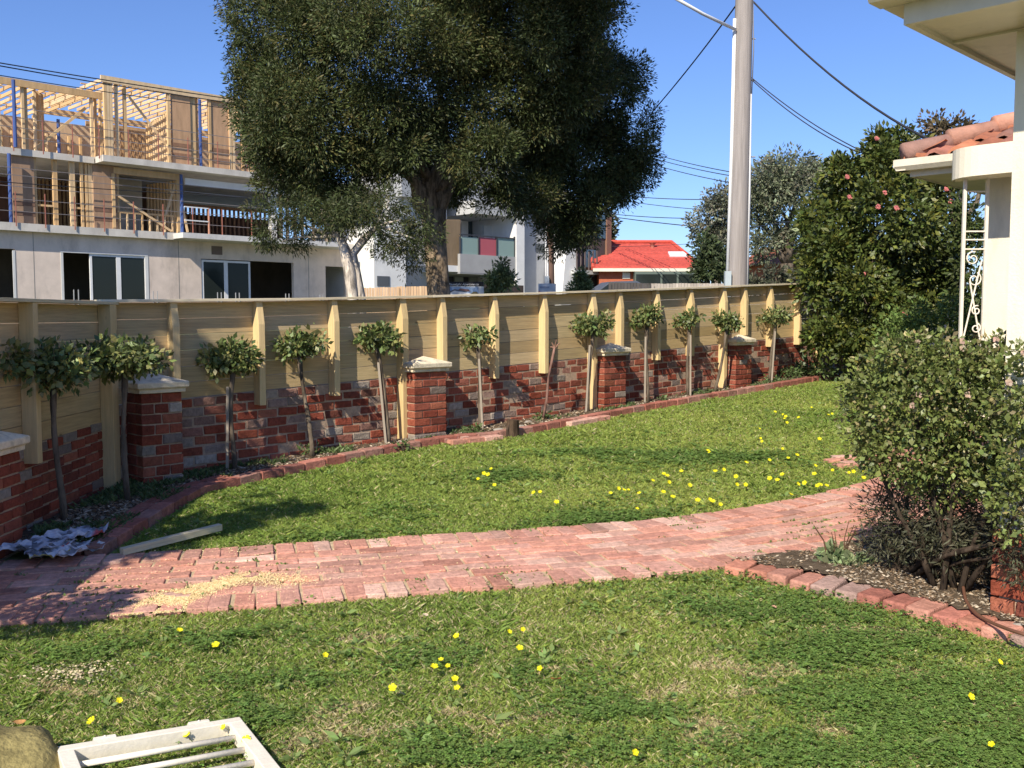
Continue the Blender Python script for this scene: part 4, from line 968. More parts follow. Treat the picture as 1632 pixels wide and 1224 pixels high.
for px in (734, 763, 792, 821): rect(mb, px - .5, 377, px + .5, 410, -.78, -.66, DK, AP)
rect(mb, 734, 376, 821, 377.5, -.78, -.66, DK, AP); mb.build('balustrade_frame', M['steel'], ap)
R_('upper_box', 757, 322, 818, 343, -.8, 3, (.46, .46, .45)); R_('upper_box', 640, 250, 812, 322, .5, 5, (.35, .36, .37))
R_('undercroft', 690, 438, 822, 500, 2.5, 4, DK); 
for a, b in ((724, 738), (748, 760), (766, 776)): R_('window', a, 441, b, 454, 2.4, 2.5, (.34, .36, .33))
R_('blade_wall', 823, 318, 836, 500, -.85, 5, WH); R_('wall', 836, 322, 912, 500, -.2, 5, (.33, .34, .36)); R_('upper_box', 836, 300, 915, 330, -.6, 5, (.42, .42, .42))
for a, b, c, d in ((855, 389, 873, 402), (884, 392, 892, 403), (884, 445, 890, 462), (855, 345, 880, 372)): R_('window', a, b, c, d, -.25, -.19, (.06, .07, .08))
# battered white fin
mb = MB(); q = [AP(893, 500, -1.8), AP(918, 500, -1.8), AP(918, 360, -1.8), AP(906, 360, -1.8)]
mb.add([(s, -1.8, z) for s, z in q] + [(s, -.3, z) for s, z in q], [(0, 1, 2, 3), (7, 6, 5, 4), (0, 3, 7, 4), (1, 5, 6, 2), (3, 2, 6, 7), (0, 4, 5, 1)], WH); mb.build('blade_wall', M['plain'], ap)
R_('dark_wall', 918, 345, 974, 500, -1.2, 6, (.075, .062, .055)); R_('corner_cladding', 968, 345, 975, 500, -1.35, -1.2, (.22, .12, .08))
R_('window', 953, 342, 966, 380, -1.26, -1.2, GY, 'paneblue'); R_('window', 932, 398, 950, 426, -1.26, -1.2, (.10, .12, .14), 'paneblue')
R_('slab_edge', 917, 431, 959, 437, -2.1, -1.2, (.5, .5, .49))
for i in range(6): R_('screen_bar', 920 + i * 6.4, 400, 921.4 + i * 6.4, 431, -2.05, -2., (.13, .1, .09))
mb = MB()
for i in range(50): a = AP(765 + i * 1.4, 0, -4)[0]; mb.b2((a, -4, 1.), (a + .05, -3.96, 3.35), (.07, .055, .05))
mb.build('slat_screen', M['wood'], ap)

# red roof house
RH = Plane(8.2, 62.)
rh = empty('red_roof_house', (0, 0, 0), 0, 'single storey house with bright red tiled hip roof beyond the paling fence', 'house')
def Q(px, py, Y): return at(px, py, Y)
YH = 60.
e0, e1, e2, e3 = Q(955, 430, YH), Q(1114, 427, YH), Q(1125, 424, YH + 9), Q(965, 427, YH + 9)
zE = Q(0, 429, YH).z; zR = Q(0, 388, YH + 4.5).z
x0, x1 = e0.x, e1.x
mb = MB(); nR = 15; RC = (.46, .085, .065)
def slope(mb, a, b, c, d, n, cl):
    # courses of tiles from the eave edge a-b up to c-d, each lapping the one below
    for i in range(n):
        f0, f1 = i / n, (i + 1) / n; l0, r0 = a.lerp(d, f0), b.lerp(c, f0); l1, r1 = a.lerp(d, f1), b.lerp(c, f1); up = Vector((0, 0, .06))
        mb.add([l0 + up, r0 + up, r1 + Vector((0, 0, .01)), l1 + Vector((0, 0, .01)), l0, r0], [(0, 1, 2, 3), (4, 5, 1, 0)], pick([cl], .06))
A_ = Vector((x0 - .4, YH - .4, zE)); B_ = Vector((x1 + .2, YH - .4, zE)); C2 = Vector((x1 + .2, YH + 9, zE)); D2 = Vector((x0 - .4, YH + 9, zE))
r0_ = Vector((Q(990, 390, YH + 4.5).x - 2, YH + 4.5, zR)); r1_ = Vector((Q(1070, 390, YH + 4.5).x, YH + 4.5, zR))
slope(mb, A_, B_, r1_, r0_, nR, RC); slope(mb, B_, C2, r1_, r1_, nR, RC); slope(mb, C2, D2, r0_, r1_, nR, RC); slope(mb, D2, A_, r0_, r0_, nR, RC)
mb.build('roof', M['terracotta'], rh)
mb = MB(); mb.tube([A_ + Vector((0, 0, .05)), r0_ + Vector((0, 0, .1)), r1_ + Vector((0, 0, .1)), B_ + Vector((0, 0, .05))], .13, 8, (.52, .09, .06)); mb.tube([r1_ + Vector((0, 0, .1)), C2], .13, 8, (.52, .09, .06)); mb.build('ridge_tiles', M['terracotta'], rh)
mb = MB(); mb.b2((x0, YH, gz(0, YH) - .3), (x1, YH + 8.6, zE - .03), (.42, .13, .07)); mb.build('wall', M['brick'], rh)
mb = MB(); mb.b2((x0 - .42, YH - .5, zE - .16), (x1 + .22, YH - .4, zE + .03), (.66, .62, .5)); mb.build('gutter', M['plain'], rh)
mb = MB(); a = Q(1012, 433, YH - .9); b = Q(1112, 500, YH - .9); mb.b2((a.x, YH - .9, b.z), (b.x, YH - .02, a.z), (.10, .13, .11)); mb.build('lean_to', M['plain'], rh)
for a, b in ((1014, 1052), (1056, 1078), (1082, 1110)):
    p0 = Q(a, 437, YH - 1.); p1 = Q(b, 452, YH - 1.); mb = MB(); mb.b2((p0.x, YH - .97, p1.z), (p1.x, YH - .905, p0.z), (.16, .21, .19)); mb.build('window', M['pane'], rh)
p0 = Q(992, 434, YH); p1 = Q(1004, 444, YH); mb = MB(); mb.b2((p0.x, YH - .06, p1.z), (p1.x, YH - .004, p0.z), (.7, .68, .6)); mb.build('window', M['plain'], rh)
p0 = Q(1080, 408, YH + 2); mb = MB(); mb.box((p0.x, YH + 2.0, p0.z + .1), (1.1, .8, .12), (.7, .72, .74), rot=Matrix.Rotation(R(22), 3, 'X')); mb.tube([p0 + Vector((.4, 0, 0)), p0 + Vector((.4, -.6, -.6))], .04, 6, (.4, .4, .4)); mb.build('roof_hatch', M['plain'], rh)
p0 = Q(1040, 393, YH + 3.6); mb = MB(); mb.tube([p0 - Vector((0, 0, .5)), p0 + Vector((0, 0, .1)), p0 + Vector((0, 0, .25))], [.12, .12, .25], 8, (.38, .12, .08)); mb.build('roof_vent', M['plain'], rh)
# orange house fragment behind the shrubs
root = empty('brick_house', (Q(1240, 470, 50).x, 50, gz(0, 50)), 0, 'sliver of an orange brick house showing between the grey shrubs', 'house')
mb = MB(); mb.b2((-.7, 0, -.2), (1.6, 5, 2.35), (.42, .16, .08)); mb.build('wall', M['brick'], root)
mb = MB(); mb.add([(-1, -.4, 2.3), (1.9, -.4, 2.3), (1.2, 2.5, 3.3), (-.3, 2.5, 3.3), (-1, 5.3, 2.3), (1.9, 5.3, 2.3)], [(0, 1, 2, 3), (0, 3, 4), (1, 5, 2), (5, 4, 3, 2), (1, 0, 4, 5)], (.35, .12, .07)); mb.build('roof', M['terracotta'], root)

# paling fences
def paling(px0, px1, py0, py1, Y, colr, label, h=1.7, step=.11, sloped=0):
    a = at(px0, py0, Y); b = at(px1, py1, Y + sloped); root = empty('paling_fence', (a.x, Y, 0), math.atan2(b.y - a.y, b.x - a.x), label, 'fence')
    Ln = Vector((b.x - a.x, b.y - a.y, 0)).length; n = int(Ln / step); mb = MB()
    for i in range(n):
        s = Ln * i / n; zt = a.z + (b.z - a.z) * i / n + random.uniform(-.012, .012); c = pick([colr], .12); mb.b2((s, random.uniform(0, .012), zt - h), (s + step * .93, .03, zt), c)
    mb.build('palings', M['wood'], root)
    mb = MB()
    for i in range(0, n, 22): s = Ln * i / n; zt = a.z + (b.z - a.z) * i / n; mb.b2((s, -.07, zt - h), (s + .1, -.001, zt - .05), tuple(q * .9 for q in colr))
    mb.build('posts', M['wood'], root)
paling(1038, 1300, 452, 451, 36, (.40, .35, .30), 'weathered grey paling fence beyond the road, left and right of the power pole')
paling(970, 1040, 450, 452, 36.3, (.09, .08, .075), 'fence stretch with shade painted into its colour in front of the red roofed house')  # near-black palings carry this stretch's shade in their colour
paling(575, 640, 459, 457, 42, (.50, .34, .21), 'orange brown paling fence below the white apartment wall')
paling(633, 690, 456.5, 456, 41.2, (.52, .35, .21), 'orange brown paling fence between the two paperbark trunks')
# parked car roof behind the dark fence
root = empty('parked_car', (at(988, 448, 45).x, 45, gz(0, 45)), R(12), 'dark parked car, only its roof showing above the dark fence', 'car')
mb = MB()
prof = [(-2.1, .35), (-2.15, .75), (-1.4, .92), (-.7, 1.40), (.6, 1.45), (1.35, 1.02), (2.1, .88), (2.15, .4)]
vs = [(x, -.82 + (.16 if z > 1.2 else 0), z) for x, z in prof] + [(x, .82 - (.16 if z > 1.2 else 0), z) for x, z in prof]; n = len(prof)
mb.add(vs, [tuple(range(n)), tuple(range(2 * n - 1, n - 1, -1))] + [(i, i + n, (i + 1) % n + n, (i + 1) % n) for i in range(n)], (.07, .08, .10)); mb.build('body', M['steel'], root, bevel=.04)
for sx in (-1.35, 1.35):
    for sy in (-.84, .84): mb = MB(); mb.tube([(sx, sy - .1, .31), (sx, sy + .1, .31)], .31, 16, (.02, .02, .02)); mb.build('wheel', M['plain'], root)
mb = MB(); mb.add([(-.72, -.70, 1.32), (.58, -.70, 1.36), (1.15, -.815, 1.02), (-1.2, -.815, 1.0)], [(0, 1, 2, 3)], (.1, .1, .1)); mb.build('window', M['pane'], root)

# sign board for the apartments
def text_mesh(name, body, size, loc, mat_, parent, extr=.004, shear=0, rz=0):
    cu = bpy.data.curves.new(name, 'FONT'); cu.body = body; cu.size = size; cu.extrude = extr; cu.align_x = 'LEFT'; cu.shear = shear
    t = bpy.data.objects.new(name, cu); C.objects.link(t)
    dg = bpy.context.evaluated_depsgraph_get(); me = bpy.data.meshes.new_from_object(t.evaluated_get(dg)); bpy.data.objects.remove(t)
    me.materials.clear(); me.materials.append(mat_); o = bpy.data.objects.new(name, me); C.objects.link(o); o.parent = parent
    o.location = loc; o.rotation_euler = (R(90), 0, rz); return o
Ys = 28.; M['white'] = mat('white_paint', (.8, .8, .8), .6, namt=.04, bump=0)
a = at(711, 449, Ys); b = at(771, 490, Ys); wS = b.x - a.x; hS = a.z - b.z
root = empty('sign_board', (a.x, Ys, 0), 0, 'apartment sign board with black header and building picture beside the big trunk', 'sign')
mb = MB(); mb.b2((0, 0, b.z), (wS, .05, a.z), (.75, .75, .75)); mb.build('board', M['plain'], root)
mb = MB(); mb.b2((0.0, -.008, a.z - .13), (wS, .0, a.z), (.02, .02, .025)); hd = mb.build('header', M['plain'], root)
text_mesh('lettering', 'Moonlight Apartments', .098, (.03, -.010, a.z - .105), M['white'], root, .002, .3)
mb = MB(); zT = a.z - .15; zB = b.z + .05; xr = wS * .86
def pq(x0, z0, x1, z1, c, d=0): mb.b2((x0, -.010 - d, z0), (x1, -.008 + 0, z1), c)
mb.b2((.03, -.008, zB), (xr, 0, zT), (.30, .42, .62))
mb.build('picture', M['plain'], root)
mb = MB(); zm = zT - .16
def poly(pts, c, d): mb.add([(x, d, z) for x, z in pts], [tuple(range(len(pts)))], c)
poly([(.03, zB), (.03, zm - .02), (.22, zm + .06), (.52, zm), (.78, zm - .03), (.86, zB)], (.62, .63, .66), -.011)
poly([(.04, zm + .0), (.24, zm + .10), (.60, zm + .04), (.60, zm + .01), (.24, zm + .06), (.04, zm - .03)], (.12, .12, .14), -.014)
for i in range(5): poly([(.10 + i * .14, zB + .02), (.10 + i * .14, zm - .08), (.17 + i * .14, zm - .08), (.17 + i * .14, zB + .02)], (.10, .13, .18), -.014)
poly([(.74, zB), (.70, zm - .04), (.78, zm + .03), (.88, zm + .02), (xr, zm - .03), (xr, zB)], (.16, .14, .07), -.016)
poly([(.30, zm + .05), (.40, zm + .12), (.64, zm + .09), (.70, zm + .03)], (.25, .13, .11), -.013)
mb.build('picture_building', M['plain'], root)
for x in (.08, wS - .12):
    mb = MB(); mb.b2((x, .052, gz(0, Ys) - .1), (x + .08, .13, a.z - .05), (.3, .22, .14)); mb.build('post', M['wood'], root)
# white agent sign by the far pole
Yr = 32.; a = at(858, 452, Yr); b = at(886, 482, Yr)
root = empty('small_sign', (a.x, Yr, 0), 0, 'small white sign with a red strip at the foot of the brown timber pole', 'sign')
mb = MB(); mb.b2((0, 0, b.z), (b.x - a.x, .03, a.z), (.72, .74, .76)); mb.build('board', M['plain'], root)
mb = MB(); mb.b2((0.0, -.006, b.z), (.06, 0, a.z - .25), (.6, .1, .12)); mb.build('red_strip', M['plain'], root)
mb = MB(); mb.b2((.04, -.006, a.z - .15), (.36, 0, a.z - .09), (.42, .45, .52)); mb.build('blue_band', M['plain'], root)
mb = MB(); mb.b2((.25, .03, gz(0, Yr)), (.31, .09, a.z), (.5, .5, .5)); mb.build('post', M['steel'], root)

# ================================================================== THE HOUSE ON THE RIGHT  (local frame: x along the street, y towards the fence)
hs = empty('house', (0, 0, 0), A45, 'cream rendered house at the right edge with deep eave, terracotta tiles and a porch', 'house')
def UV(X, Y): return .70711 * (X + Y), .70711 * (Y - X)
uC, vC = 4.491, 1.961; zE_ = 3.01
uW, vW = UV(2.377, 4.70)
mb = MB(); mb.b2((uW, -4, .62), (8.2, vW, zE_ - .004), (.76, .70, .55)); mb.build('wall', M['cream'], hs)
mb = MB(); brp = MB()
for c in range(6):
    v = vW + .012
    if c % 2: brp.box((uW - .005, v - .052, .14 + .083 * (c + .5)), (.11, .104, .071), pick(WBR, .14), jit=.003); v -= .115
    while v > -1:
        brp.box((uW - .005, v - .11, .14 + .083 * (c + .5)), (.11, .219, .071), pick(WBR, .14), jit=.003); v -= .23
    u = uW + (.0 if c % 2 else .115)
    while u < 8: brp.box((u + .16, vW + .0, .14 + .083 * (c + .5)), (.219, .03, .071), pick(WBR, .14), jit=.002); u += .23
brp.build('brick_plinth', M['brick'], hs, bevel=.005)
mb.b2((uW - .035, -4, -.05), (8.2, vW - .02, .618), (.3, .25, .2)); mb.build('plinth_mortar', M['mortar'], hs)
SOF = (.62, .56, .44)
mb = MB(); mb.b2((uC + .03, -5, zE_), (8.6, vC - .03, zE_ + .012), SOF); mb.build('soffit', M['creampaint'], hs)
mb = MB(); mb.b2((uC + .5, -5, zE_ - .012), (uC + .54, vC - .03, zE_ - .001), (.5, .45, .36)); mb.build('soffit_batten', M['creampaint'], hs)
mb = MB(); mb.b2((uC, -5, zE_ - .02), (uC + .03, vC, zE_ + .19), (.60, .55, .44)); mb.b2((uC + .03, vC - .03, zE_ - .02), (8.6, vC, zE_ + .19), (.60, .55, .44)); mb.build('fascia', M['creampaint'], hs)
mb = MB()
def gutter(mb, p, q, outv, w=.115, h=.10):
    p = Vector(p); q = Vector(q); o = Vector(outv); pr = [(0, 0), (w * .75, 0), (w, h * .35), (w, h), (w + .012, h), (w + .012, h * .3), (w * .8, -.012), (0, -.012)]
    vs = [p + o * a + Vector((0, 0, b)) for a, b in pr] + [q + o * a + Vector((0, 0, b)) for a, b in pr]; n = len(pr)
    mb.add(vs, [(i, (i + 1) % n, (i + 1) % n + n, i + n) for i in range(n)] + [tuple(range(n))[::-1], tuple(range(n, 2 * n))], (.66, .6, .47))
gutter(mb, (uC - .003, -5, zE_ + .085), (uC - .003, vC + .11, zE_ + .085), (-1, 0, 0), .15); gutter(mb, (uC + .002, vC + .003, zE_ + .083), (8.6, vC + .003, zE_ + .085), (0, 1, 0)); mb.build('gutter', M['creampaint'], hs)
mb = MB(); mb.add([(uC - .04, -5, zE_ + .22), (uC - .04, vC + .04, zE_ + .22), (8.6, vC + .04, zE_ + .22), (8.6, -1.5, zE_ + 1.7), (uC + 3, -1.5, zE_ + 1.7), (uC + 3, -5, zE_ + 1.7)], [(0, 1, 4, 5), (1, 2, 3, 4)], (.55, .2, .1)); mb.build('tiled_roof', M['terracotta'], hs)
# down pipe hopper at the corner under the soffit
mb = MB(); mb.tube([(uW - .05, vW - .12, zE_), (uW - .05, vW - .12, zE_ - .12)], .045, 10, (.12, .10, .09)); mb.build('pipe_socket', M['steel'], hs)
mb = MB(); mb.b2((uW - .09, vW - .30, zE_ - .22), (uW - .001, vW - .19, zE_ + .0), (.62, .57, .46)); mb.build('bracket', M['creampaint'], hs)
# far wing with porch
uF, vF = 10.25, 3.604
mb = MB(); mb.b2((uF, -4, .3), (17, vF, 3.10), (.76, .70, .55)); mb.b2((8.2, -4, .3), (uF, 1.2, 3.10), (.76, .70, .55)); mb.build('wall', M['cream'], hs)
zF = 3.10
mb = MB(); uE, vE = 10.05, 4.28
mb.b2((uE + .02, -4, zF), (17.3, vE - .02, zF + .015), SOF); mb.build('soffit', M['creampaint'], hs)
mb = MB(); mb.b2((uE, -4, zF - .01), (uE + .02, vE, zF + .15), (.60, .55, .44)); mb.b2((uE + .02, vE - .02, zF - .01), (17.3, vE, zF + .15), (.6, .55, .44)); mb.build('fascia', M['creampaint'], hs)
mb = MB(); gutter(mb, (uE - .003, 3.2, zF + .06), (uE - .003, vE + .11, zF + .06), (-1, 0, 0)); gutter(mb, (uE - .11, vE + .003, zF + .06), (17.3, vE + .003, zF + .06), (0, 1, 0)); mb.build('gutter', M['creampaint'], hs)
# tiles: hip roof with rolls
mb = MB(); pit = .42; run = 3.6
TC = [(.44, .17, .09), (.38, .15, .09), (.33, .14, .10), (.48, .20, .11), (.25, .13, .10)]
def tile_slope(mb, org, along_, up_, length, run, taper0, taper1):
    nr = 11; roll = .22
    for i in range(nr):
        f0 = i / nr; a0 = taper0 * run * f0; a1 = length - taper1 * run * f0; k = int((a1 - a0) / roll)
        for j in range(k):
            s = a0 + j * roll; c = pick(TC, .12)
            pr = [(0, .0), (.04, .045), (.09, .055), (.14, .03), (.22, .0)]
            v0 = [Vector(org) + Vector(along_) * (s + a) + Vector(up_) * (run * f0) + Vector((0, 0, b + .035 + pit * run * f0)) for a, b in pr]
            v1 = [Vector(org) + Vector(along_) * (s + a) + Vector(up_) * (run * (f0 + 1.08 / nr)) + Vector((0, 0, b + pit * run * (f0 + 1.08 / nr))) for a, b in pr]
            mb.add(v0 + v1 + [p - Vector((0, 0, .035)) for p in v0], [(q, q + 1, q + 6, q + 5) for q in range(4)] + [(q + 10, q + 11, q + 1, q) for q in range(4)], c)
tile_slope(mb, (uE - .05, vE + .05, zF + .15), (0, -1, 0), (1, 0, 0), 8., run, 1, 0)
tile_slope(mb, (17.3, vE + .05, zF + .15), (-1, 0, 0), (0, -1, 0), 7.3, run, 0, 1)
mb.add([(uE - .03, vE + .03, zF + .15), (uE - .03, -4, zF + .15), (uE + run, -4, zF + .15 + pit * run), (uE + run, vE - run, zF + .15 + pit * run), (17.3, vE - run, zF + .15 + pit * run), (17.3, vE + .03, zF + .15)], [(0, 1, 2, 3), (0, 3, 4, 5)], (.3, .12, .08))
mb.build('tiled_roof', M['terracotta'], hs)
mb = MB(); nH = 11
for i in range(nH):
    f0 = i / nH; f1 = (i + 1.15) / nH; a = Vector((uE + run * f0 - .05, vE - run * f0 + .05, zF + .23 + pit * run * f0)); b = Vector((uE + run * f1 - .05, vE - run * f1 + .05, zF + .20 + pit * run * f1)); mb.tube([a, b], [.105, .085], 10, pick([(.34, .18, .13), (.26, .15, .12), (.4, .2, .14)], .1))
mb.build('hip_tiles', M['terracotta'], hs, smooth=True)
# rounded porch hood
mb = MB(); uh0, uh1 = 9.62, uE - .13; vh = 3.80; rr = .34; zb_, zt_ = 2.98, 3.26
out_ = [(uh1 + .0, vh)]
for i in range(9): a = math.pi / 2 + math.pi / 2 * i / 8; out_.append((uh0 + rr + math.cos(a) * rr, vh - rr + math.sin(a) * rr))
out_ += [(uh0, 1.2), (uh1, 1.2)]
n = len(out_); mb.add([(u, v, zb_) for u, v in out_] + [(u, v, zt_) for u, v in out_], [tuple(range(n)), tuple(range(2 * n - 1, n - 1, -1))] + [(i, i + n, (i + 1) % n + n, (i + 1) % n) for i in range(n)], (.7, .64, .5)); mb.build('porch_hood', M['cream'], hs)
# wrought iron post: two flats with cross bars and scrolls
def ironpost():
    cu, cv = 9.85, 3.55; w = .215; z0, z1 = .5, zb_
    IP = (.74, .68, .56); pn = None
    mb = MB()
    # square in plan turned so that its broad side shows: flats at the two ends along local direction (1,-1)/sqrt2
    d = Vector((.70711, -.70711, 0)) * (w / 2)
    c0 = Vector((cu, cv, 0)); Lf, Rt = c0 - d, c0 + d
    for q in (Lf, Rt): mb.box((q.x, q.y, (z0 + z1) / 2), (.028, .028, z1 - z0), IP, rz=-A45)
    root = mb.build('iron_post', M['whitepaint'], hs)
    def bar(mb, f0, za, f1, zb, r=.008): mb.tube([Lf.lerp(Rt, f0) + Vector((0, 0, za)), Lf.lerp(Rt, f1) + Vector((0, 0, zb))], r, 6, IP)
    mb = MB()
    for q in [(0, z, 1, z) for z in (2.48, 2.40, 2.31, 1.42, 1.34, 1.27, z1 - .12, .60, .75)] + [(.1, 1.42, .85, 2.2), (.9, 1.42, .35, 2.0), (.05, 1.26, .6, .62), (.95, 1.26, .3, .62), (.5, 1.26, .5, .6)]:
        mb = MB(); bar(mb, *q); mb.build('cross_bar', M['whitepaint'], root)
    pass
    for (f, z, r_, sg) in ((.45, 2.22, .07, 1), (.55, 2.02, .07, -1), (.5, 1.12, .05, 1), (.5, .92, .05, -1), (.68, 1.72, .05, 1), (.68, 1.55, .05, -1)):
        pts = []
        for i in range(22):
            t = i / 21; a = sg * (t * 4.2 * math.pi / 1.6) + 1.2; rad = r_ * (1 - .75 * t); ex = Lf.lerp(Rt, f); dd = (Rt - Lf).normalized()
            pts.append(ex + dd * math.cos(a) * rad + Vector((0, 0, z + math.sin(a) * rad)))
        mb = MB(); mb.tube(pts, .007, 6, IP); mb.build('scroll', M['whitepaint'], root, smooth=True)
ironpost()
mb = MB(); mb.b2((8.3, 1.2, .2), (uF, 3.75, .52), (.4, .2, .15)); mb.build('porch_floor', M['brick'], hs)
mb = MB(); mb.tube([(uW - .03, vW - .25, .1), (uW - .03, vW - .25, .9)], .012, 8, (.3, .2, .15)); mb.build('tap_pipe', M['steel'], hs)

# ================================================================== SMALL THINGS
# hose
pts = [gp(1535, 935, .09), gp(1540, 958, .07), gp(1556, 978, .07), gp(1580, 992, .08), gp(1610, 1004, .105), gp(1640, 1014, .11), gp(1700, 1040, .06)]
mb = MB(); o = pts[0]; dense = []
for i in range(len(pts) - 1):
    p0, p1, p2, p3 = pts[max(i - 1, 0)], pts[i], pts[i + 1], pts[min(i + 2, len(pts) - 1)]
    for j in range(6):
        t = j / 6; dense.append(.5 * ((2 * p1) + (-p0 + p2) * t + (2 * p0 - 5 * p1 + 4 * p2 - p3) * t * t + (-p0 + 3 * p1 - 3 * p2 + p3) * t ** 3) - o)
mb.tube(dense, .0085, 8, (.2, .1, .06)); h = mb.build('garden_hose', M['rubber'], smooth=True); h.location = o; tag(h, 'brown garden hose curving over the brick edging at the right', 'hose')
# rotten stump
p = gp(817, 691, .03); root = empty('tree_stump', p, 0, 'short dark round stump in the bed right of the second pillar', 'stump')
mb = MB(); mb.tube([(0, 0, -.05), (0, 0, .07), (.004, 0, .145)], [.070, .065, .062], 14, (.11, .075, .05), wob=.05); mb.build('log', M['bark'], root)
mb = MB(); mb.tube([(-.05, -.05, -.04), (-.055, -.06, .05), (-.04, -.05, .10)], [.018, .015, .008], 8, (.10, .07, .05)); mb.build('broken_side', M['bark'], root)
# rocks in the bed by the stump
for i, (px, py, s, lb) in enumerate([(796, 686, .07, 'pale flat stone left of the stump'), (830, 680, .06, 'grey stone behind the stump'), (842, 672, .045, 'small stone right of the stump'), (1628, 997, .05, 'pale stone at the right edge near the hose')]):
    p = gp(px, py, .04); mb = MB(); n = 7; vs = []
    for z, r in ((0, 1), (.3, .95), (.5, .5)):
        for k in range(n): a = 6.283 * k / n; vs.append((math.cos(a) * s * r * random.uniform(.8, 1.15), math.sin(a) * s * .7 * r * random.uniform(.8, 1.15), z * s * random.uniform(.8, 1.1) - .01))
    fs = [(r * n + k, r * n + (k + 1) % n, (r + 1) * n + (k + 1) % n, (r + 1) * n + k) for r in range(2) for k in range(n)] + [tuple(2 * n + k for k in range(n))]
    mb.add(vs, fs, (.32, .29, .25)); o = mb.build('stone', M['concrete'], bevel=.006); o.location = p; tag(o, lb, 'stone')
# timber offcut on the lawn
a = gp(194, 890, .0); b = gp(352, 853, .0); d = (b - a); root = None
mb = MB(); mb.b2((0, -.022, 0), (d.length, .022, .042), (.60, .53, .36)); pk = mb.build('timber_offcut', M['pine'], bevel=.003); pk.location = (a.x, a.y, gz(0, a.y) + .02)
pk.rotation_euler = (R(3), -math.atan2(b.z - a.z, Vector((d.x, d.y)).length) - R(1.2), math.atan2(d.y, d.x)); tag(pk, 'pale square timber offcut lying on the lawn edge beside the path', 'timber offcut')
# newspapers
c = gp(92, 872, .06); root = empty('newspaper_pile', (c.x, c.y, gz(0, c.y) + .035), 0, 'crumpled grey newspaper sheets heaped on the shaded bed by the left pillar', 'newspapers')
for i in range(14):
    mb = MB(); n = 10; cx, cy = random.gauss(0, .09), random.gauss(0, .11); w, h = random.uniform(.20, .28), random.uniform(.15, .22); rz = random.uniform(-.7, .7); ph = random.uniform(0, 6); vs = []
    for x in range(n):
        for y in range(n):
            fx, fy = x / (n - 1) - .5, y / (n - 1) - .5
            z = .010 + i * .0045 + .016 * math.sin(fx * 9 + ph) * math.cos(fy * 6 + ph) + .009 * math.sin(fx * 21 + fy * 13 + ph) + (abs(fx) ** 2) * .03
            vs.append((cx + math.cos(rz) * fx * w - math.sin(rz) * fy * h, cy + math.sin(rz) * fx * w + math.cos(rz) * fy * h, z))
    colr = random.choice([(.55, .56, .62), (.60, .60, .64), (.45, .46, .52), (.62, .62, .62)])
    mb.add(vs, [(x * n + y, (x + 1) * n + y, (x + 1) * n + y + 1, x * n + y + 1) for x in range(n - 1) for y in range(n - 1)], colr)
    # printed columns and pictures as face colours
    ob = mb.build('sheet', M['paper'], root)
    ca = ob.data.color_attributes['Col']
    for vi in range(n * n):
        x, y = divmod(vi, n)
        if (x // 3 + y // 4 + i) % 3 == 0: ca.data[vi].color = (*[q * .35 for q in colr], 1)
        if i % 4 == 0 and x > 6 and y < 4: ca.data[vi].color = (.55, .12, .12, 1)
        if i == 5 and y == 0: ca.data[vi].color = (.6, .5, .1, 1)
    so_ = ob.modifiers.new('thick', 'SOLIDIFY'); so_.thickness = .0015
# cream steel gate lying in the grass
ga = gp(89, 1192, .105); gb = gp(382, 1144, .055); gc = gp(466, 1224, .05)
ex = (gb - ga); wG = ex.length; ex.normalize(); ey = -(gc - gb).normalized(); ey = (ey - ex * ey.dot(ex)).normalized(); ez = ex.cross(ey)
root = empty('gate_panel', (0, 0, 0), 0, 'cream painted steel gate with round bars lying flat on the near lawn', 'gate')
MM = Matrix((ex, ey, ez)).transposed().to_4x4(); MM.translation = ga - ez * .045; root.matrix_world = MM
# local: x along the top rail, -y towards the viewer
mb = MB(); GL = 1.3
mb.b2((0, -.04, 0), (wG, 0, .05), (.8, .74, .62)); fr = mb.build('top_rail', M['whitepaint'], root, bevel=.003)
for x in (0, wG - .05):
    mb = MB(); sh = .42 if x > 0 else .42
    # stiles
    mb.b2((x, -GL, 0), (x + .05, -.041, .05), (.8, .74, .62)); mb.build('stile', M['whitepaint'], root, bevel=.003)
mb = MB(); mb.b2((.051, -GL, 0), (wG - .051, -GL + .04, .05), (.8, .74, .62)); mb.build('bottom_rail', M['whitepaint'], root, bevel=.003)
for i in range(11):
    y = -.115 - i * .105
    mb = MB(); mb.tube([(.045, y, .026), (wG - .045, y, .026)], .0105, 12, (.8, .74, .62)); mb.build('bar', M['whitepaint'], root, smooth=True)
for x in (.155, wG - .145):
    mb = MB(); mb.tube([(x - .035, .022, .030), (x + .035, .022, .030)], .016, 10, (.8, .74, .62)); mb.b2((x - .036, .0005, .012), (x + .036, .02, .052), (.8, .74, .62)); mb.tube([(x, .012, .052), (x, .012, .056)], .004, 8, (.2, .12, .08)); mb.build('hinge', M['whitepaint'], root, bevel=.002)
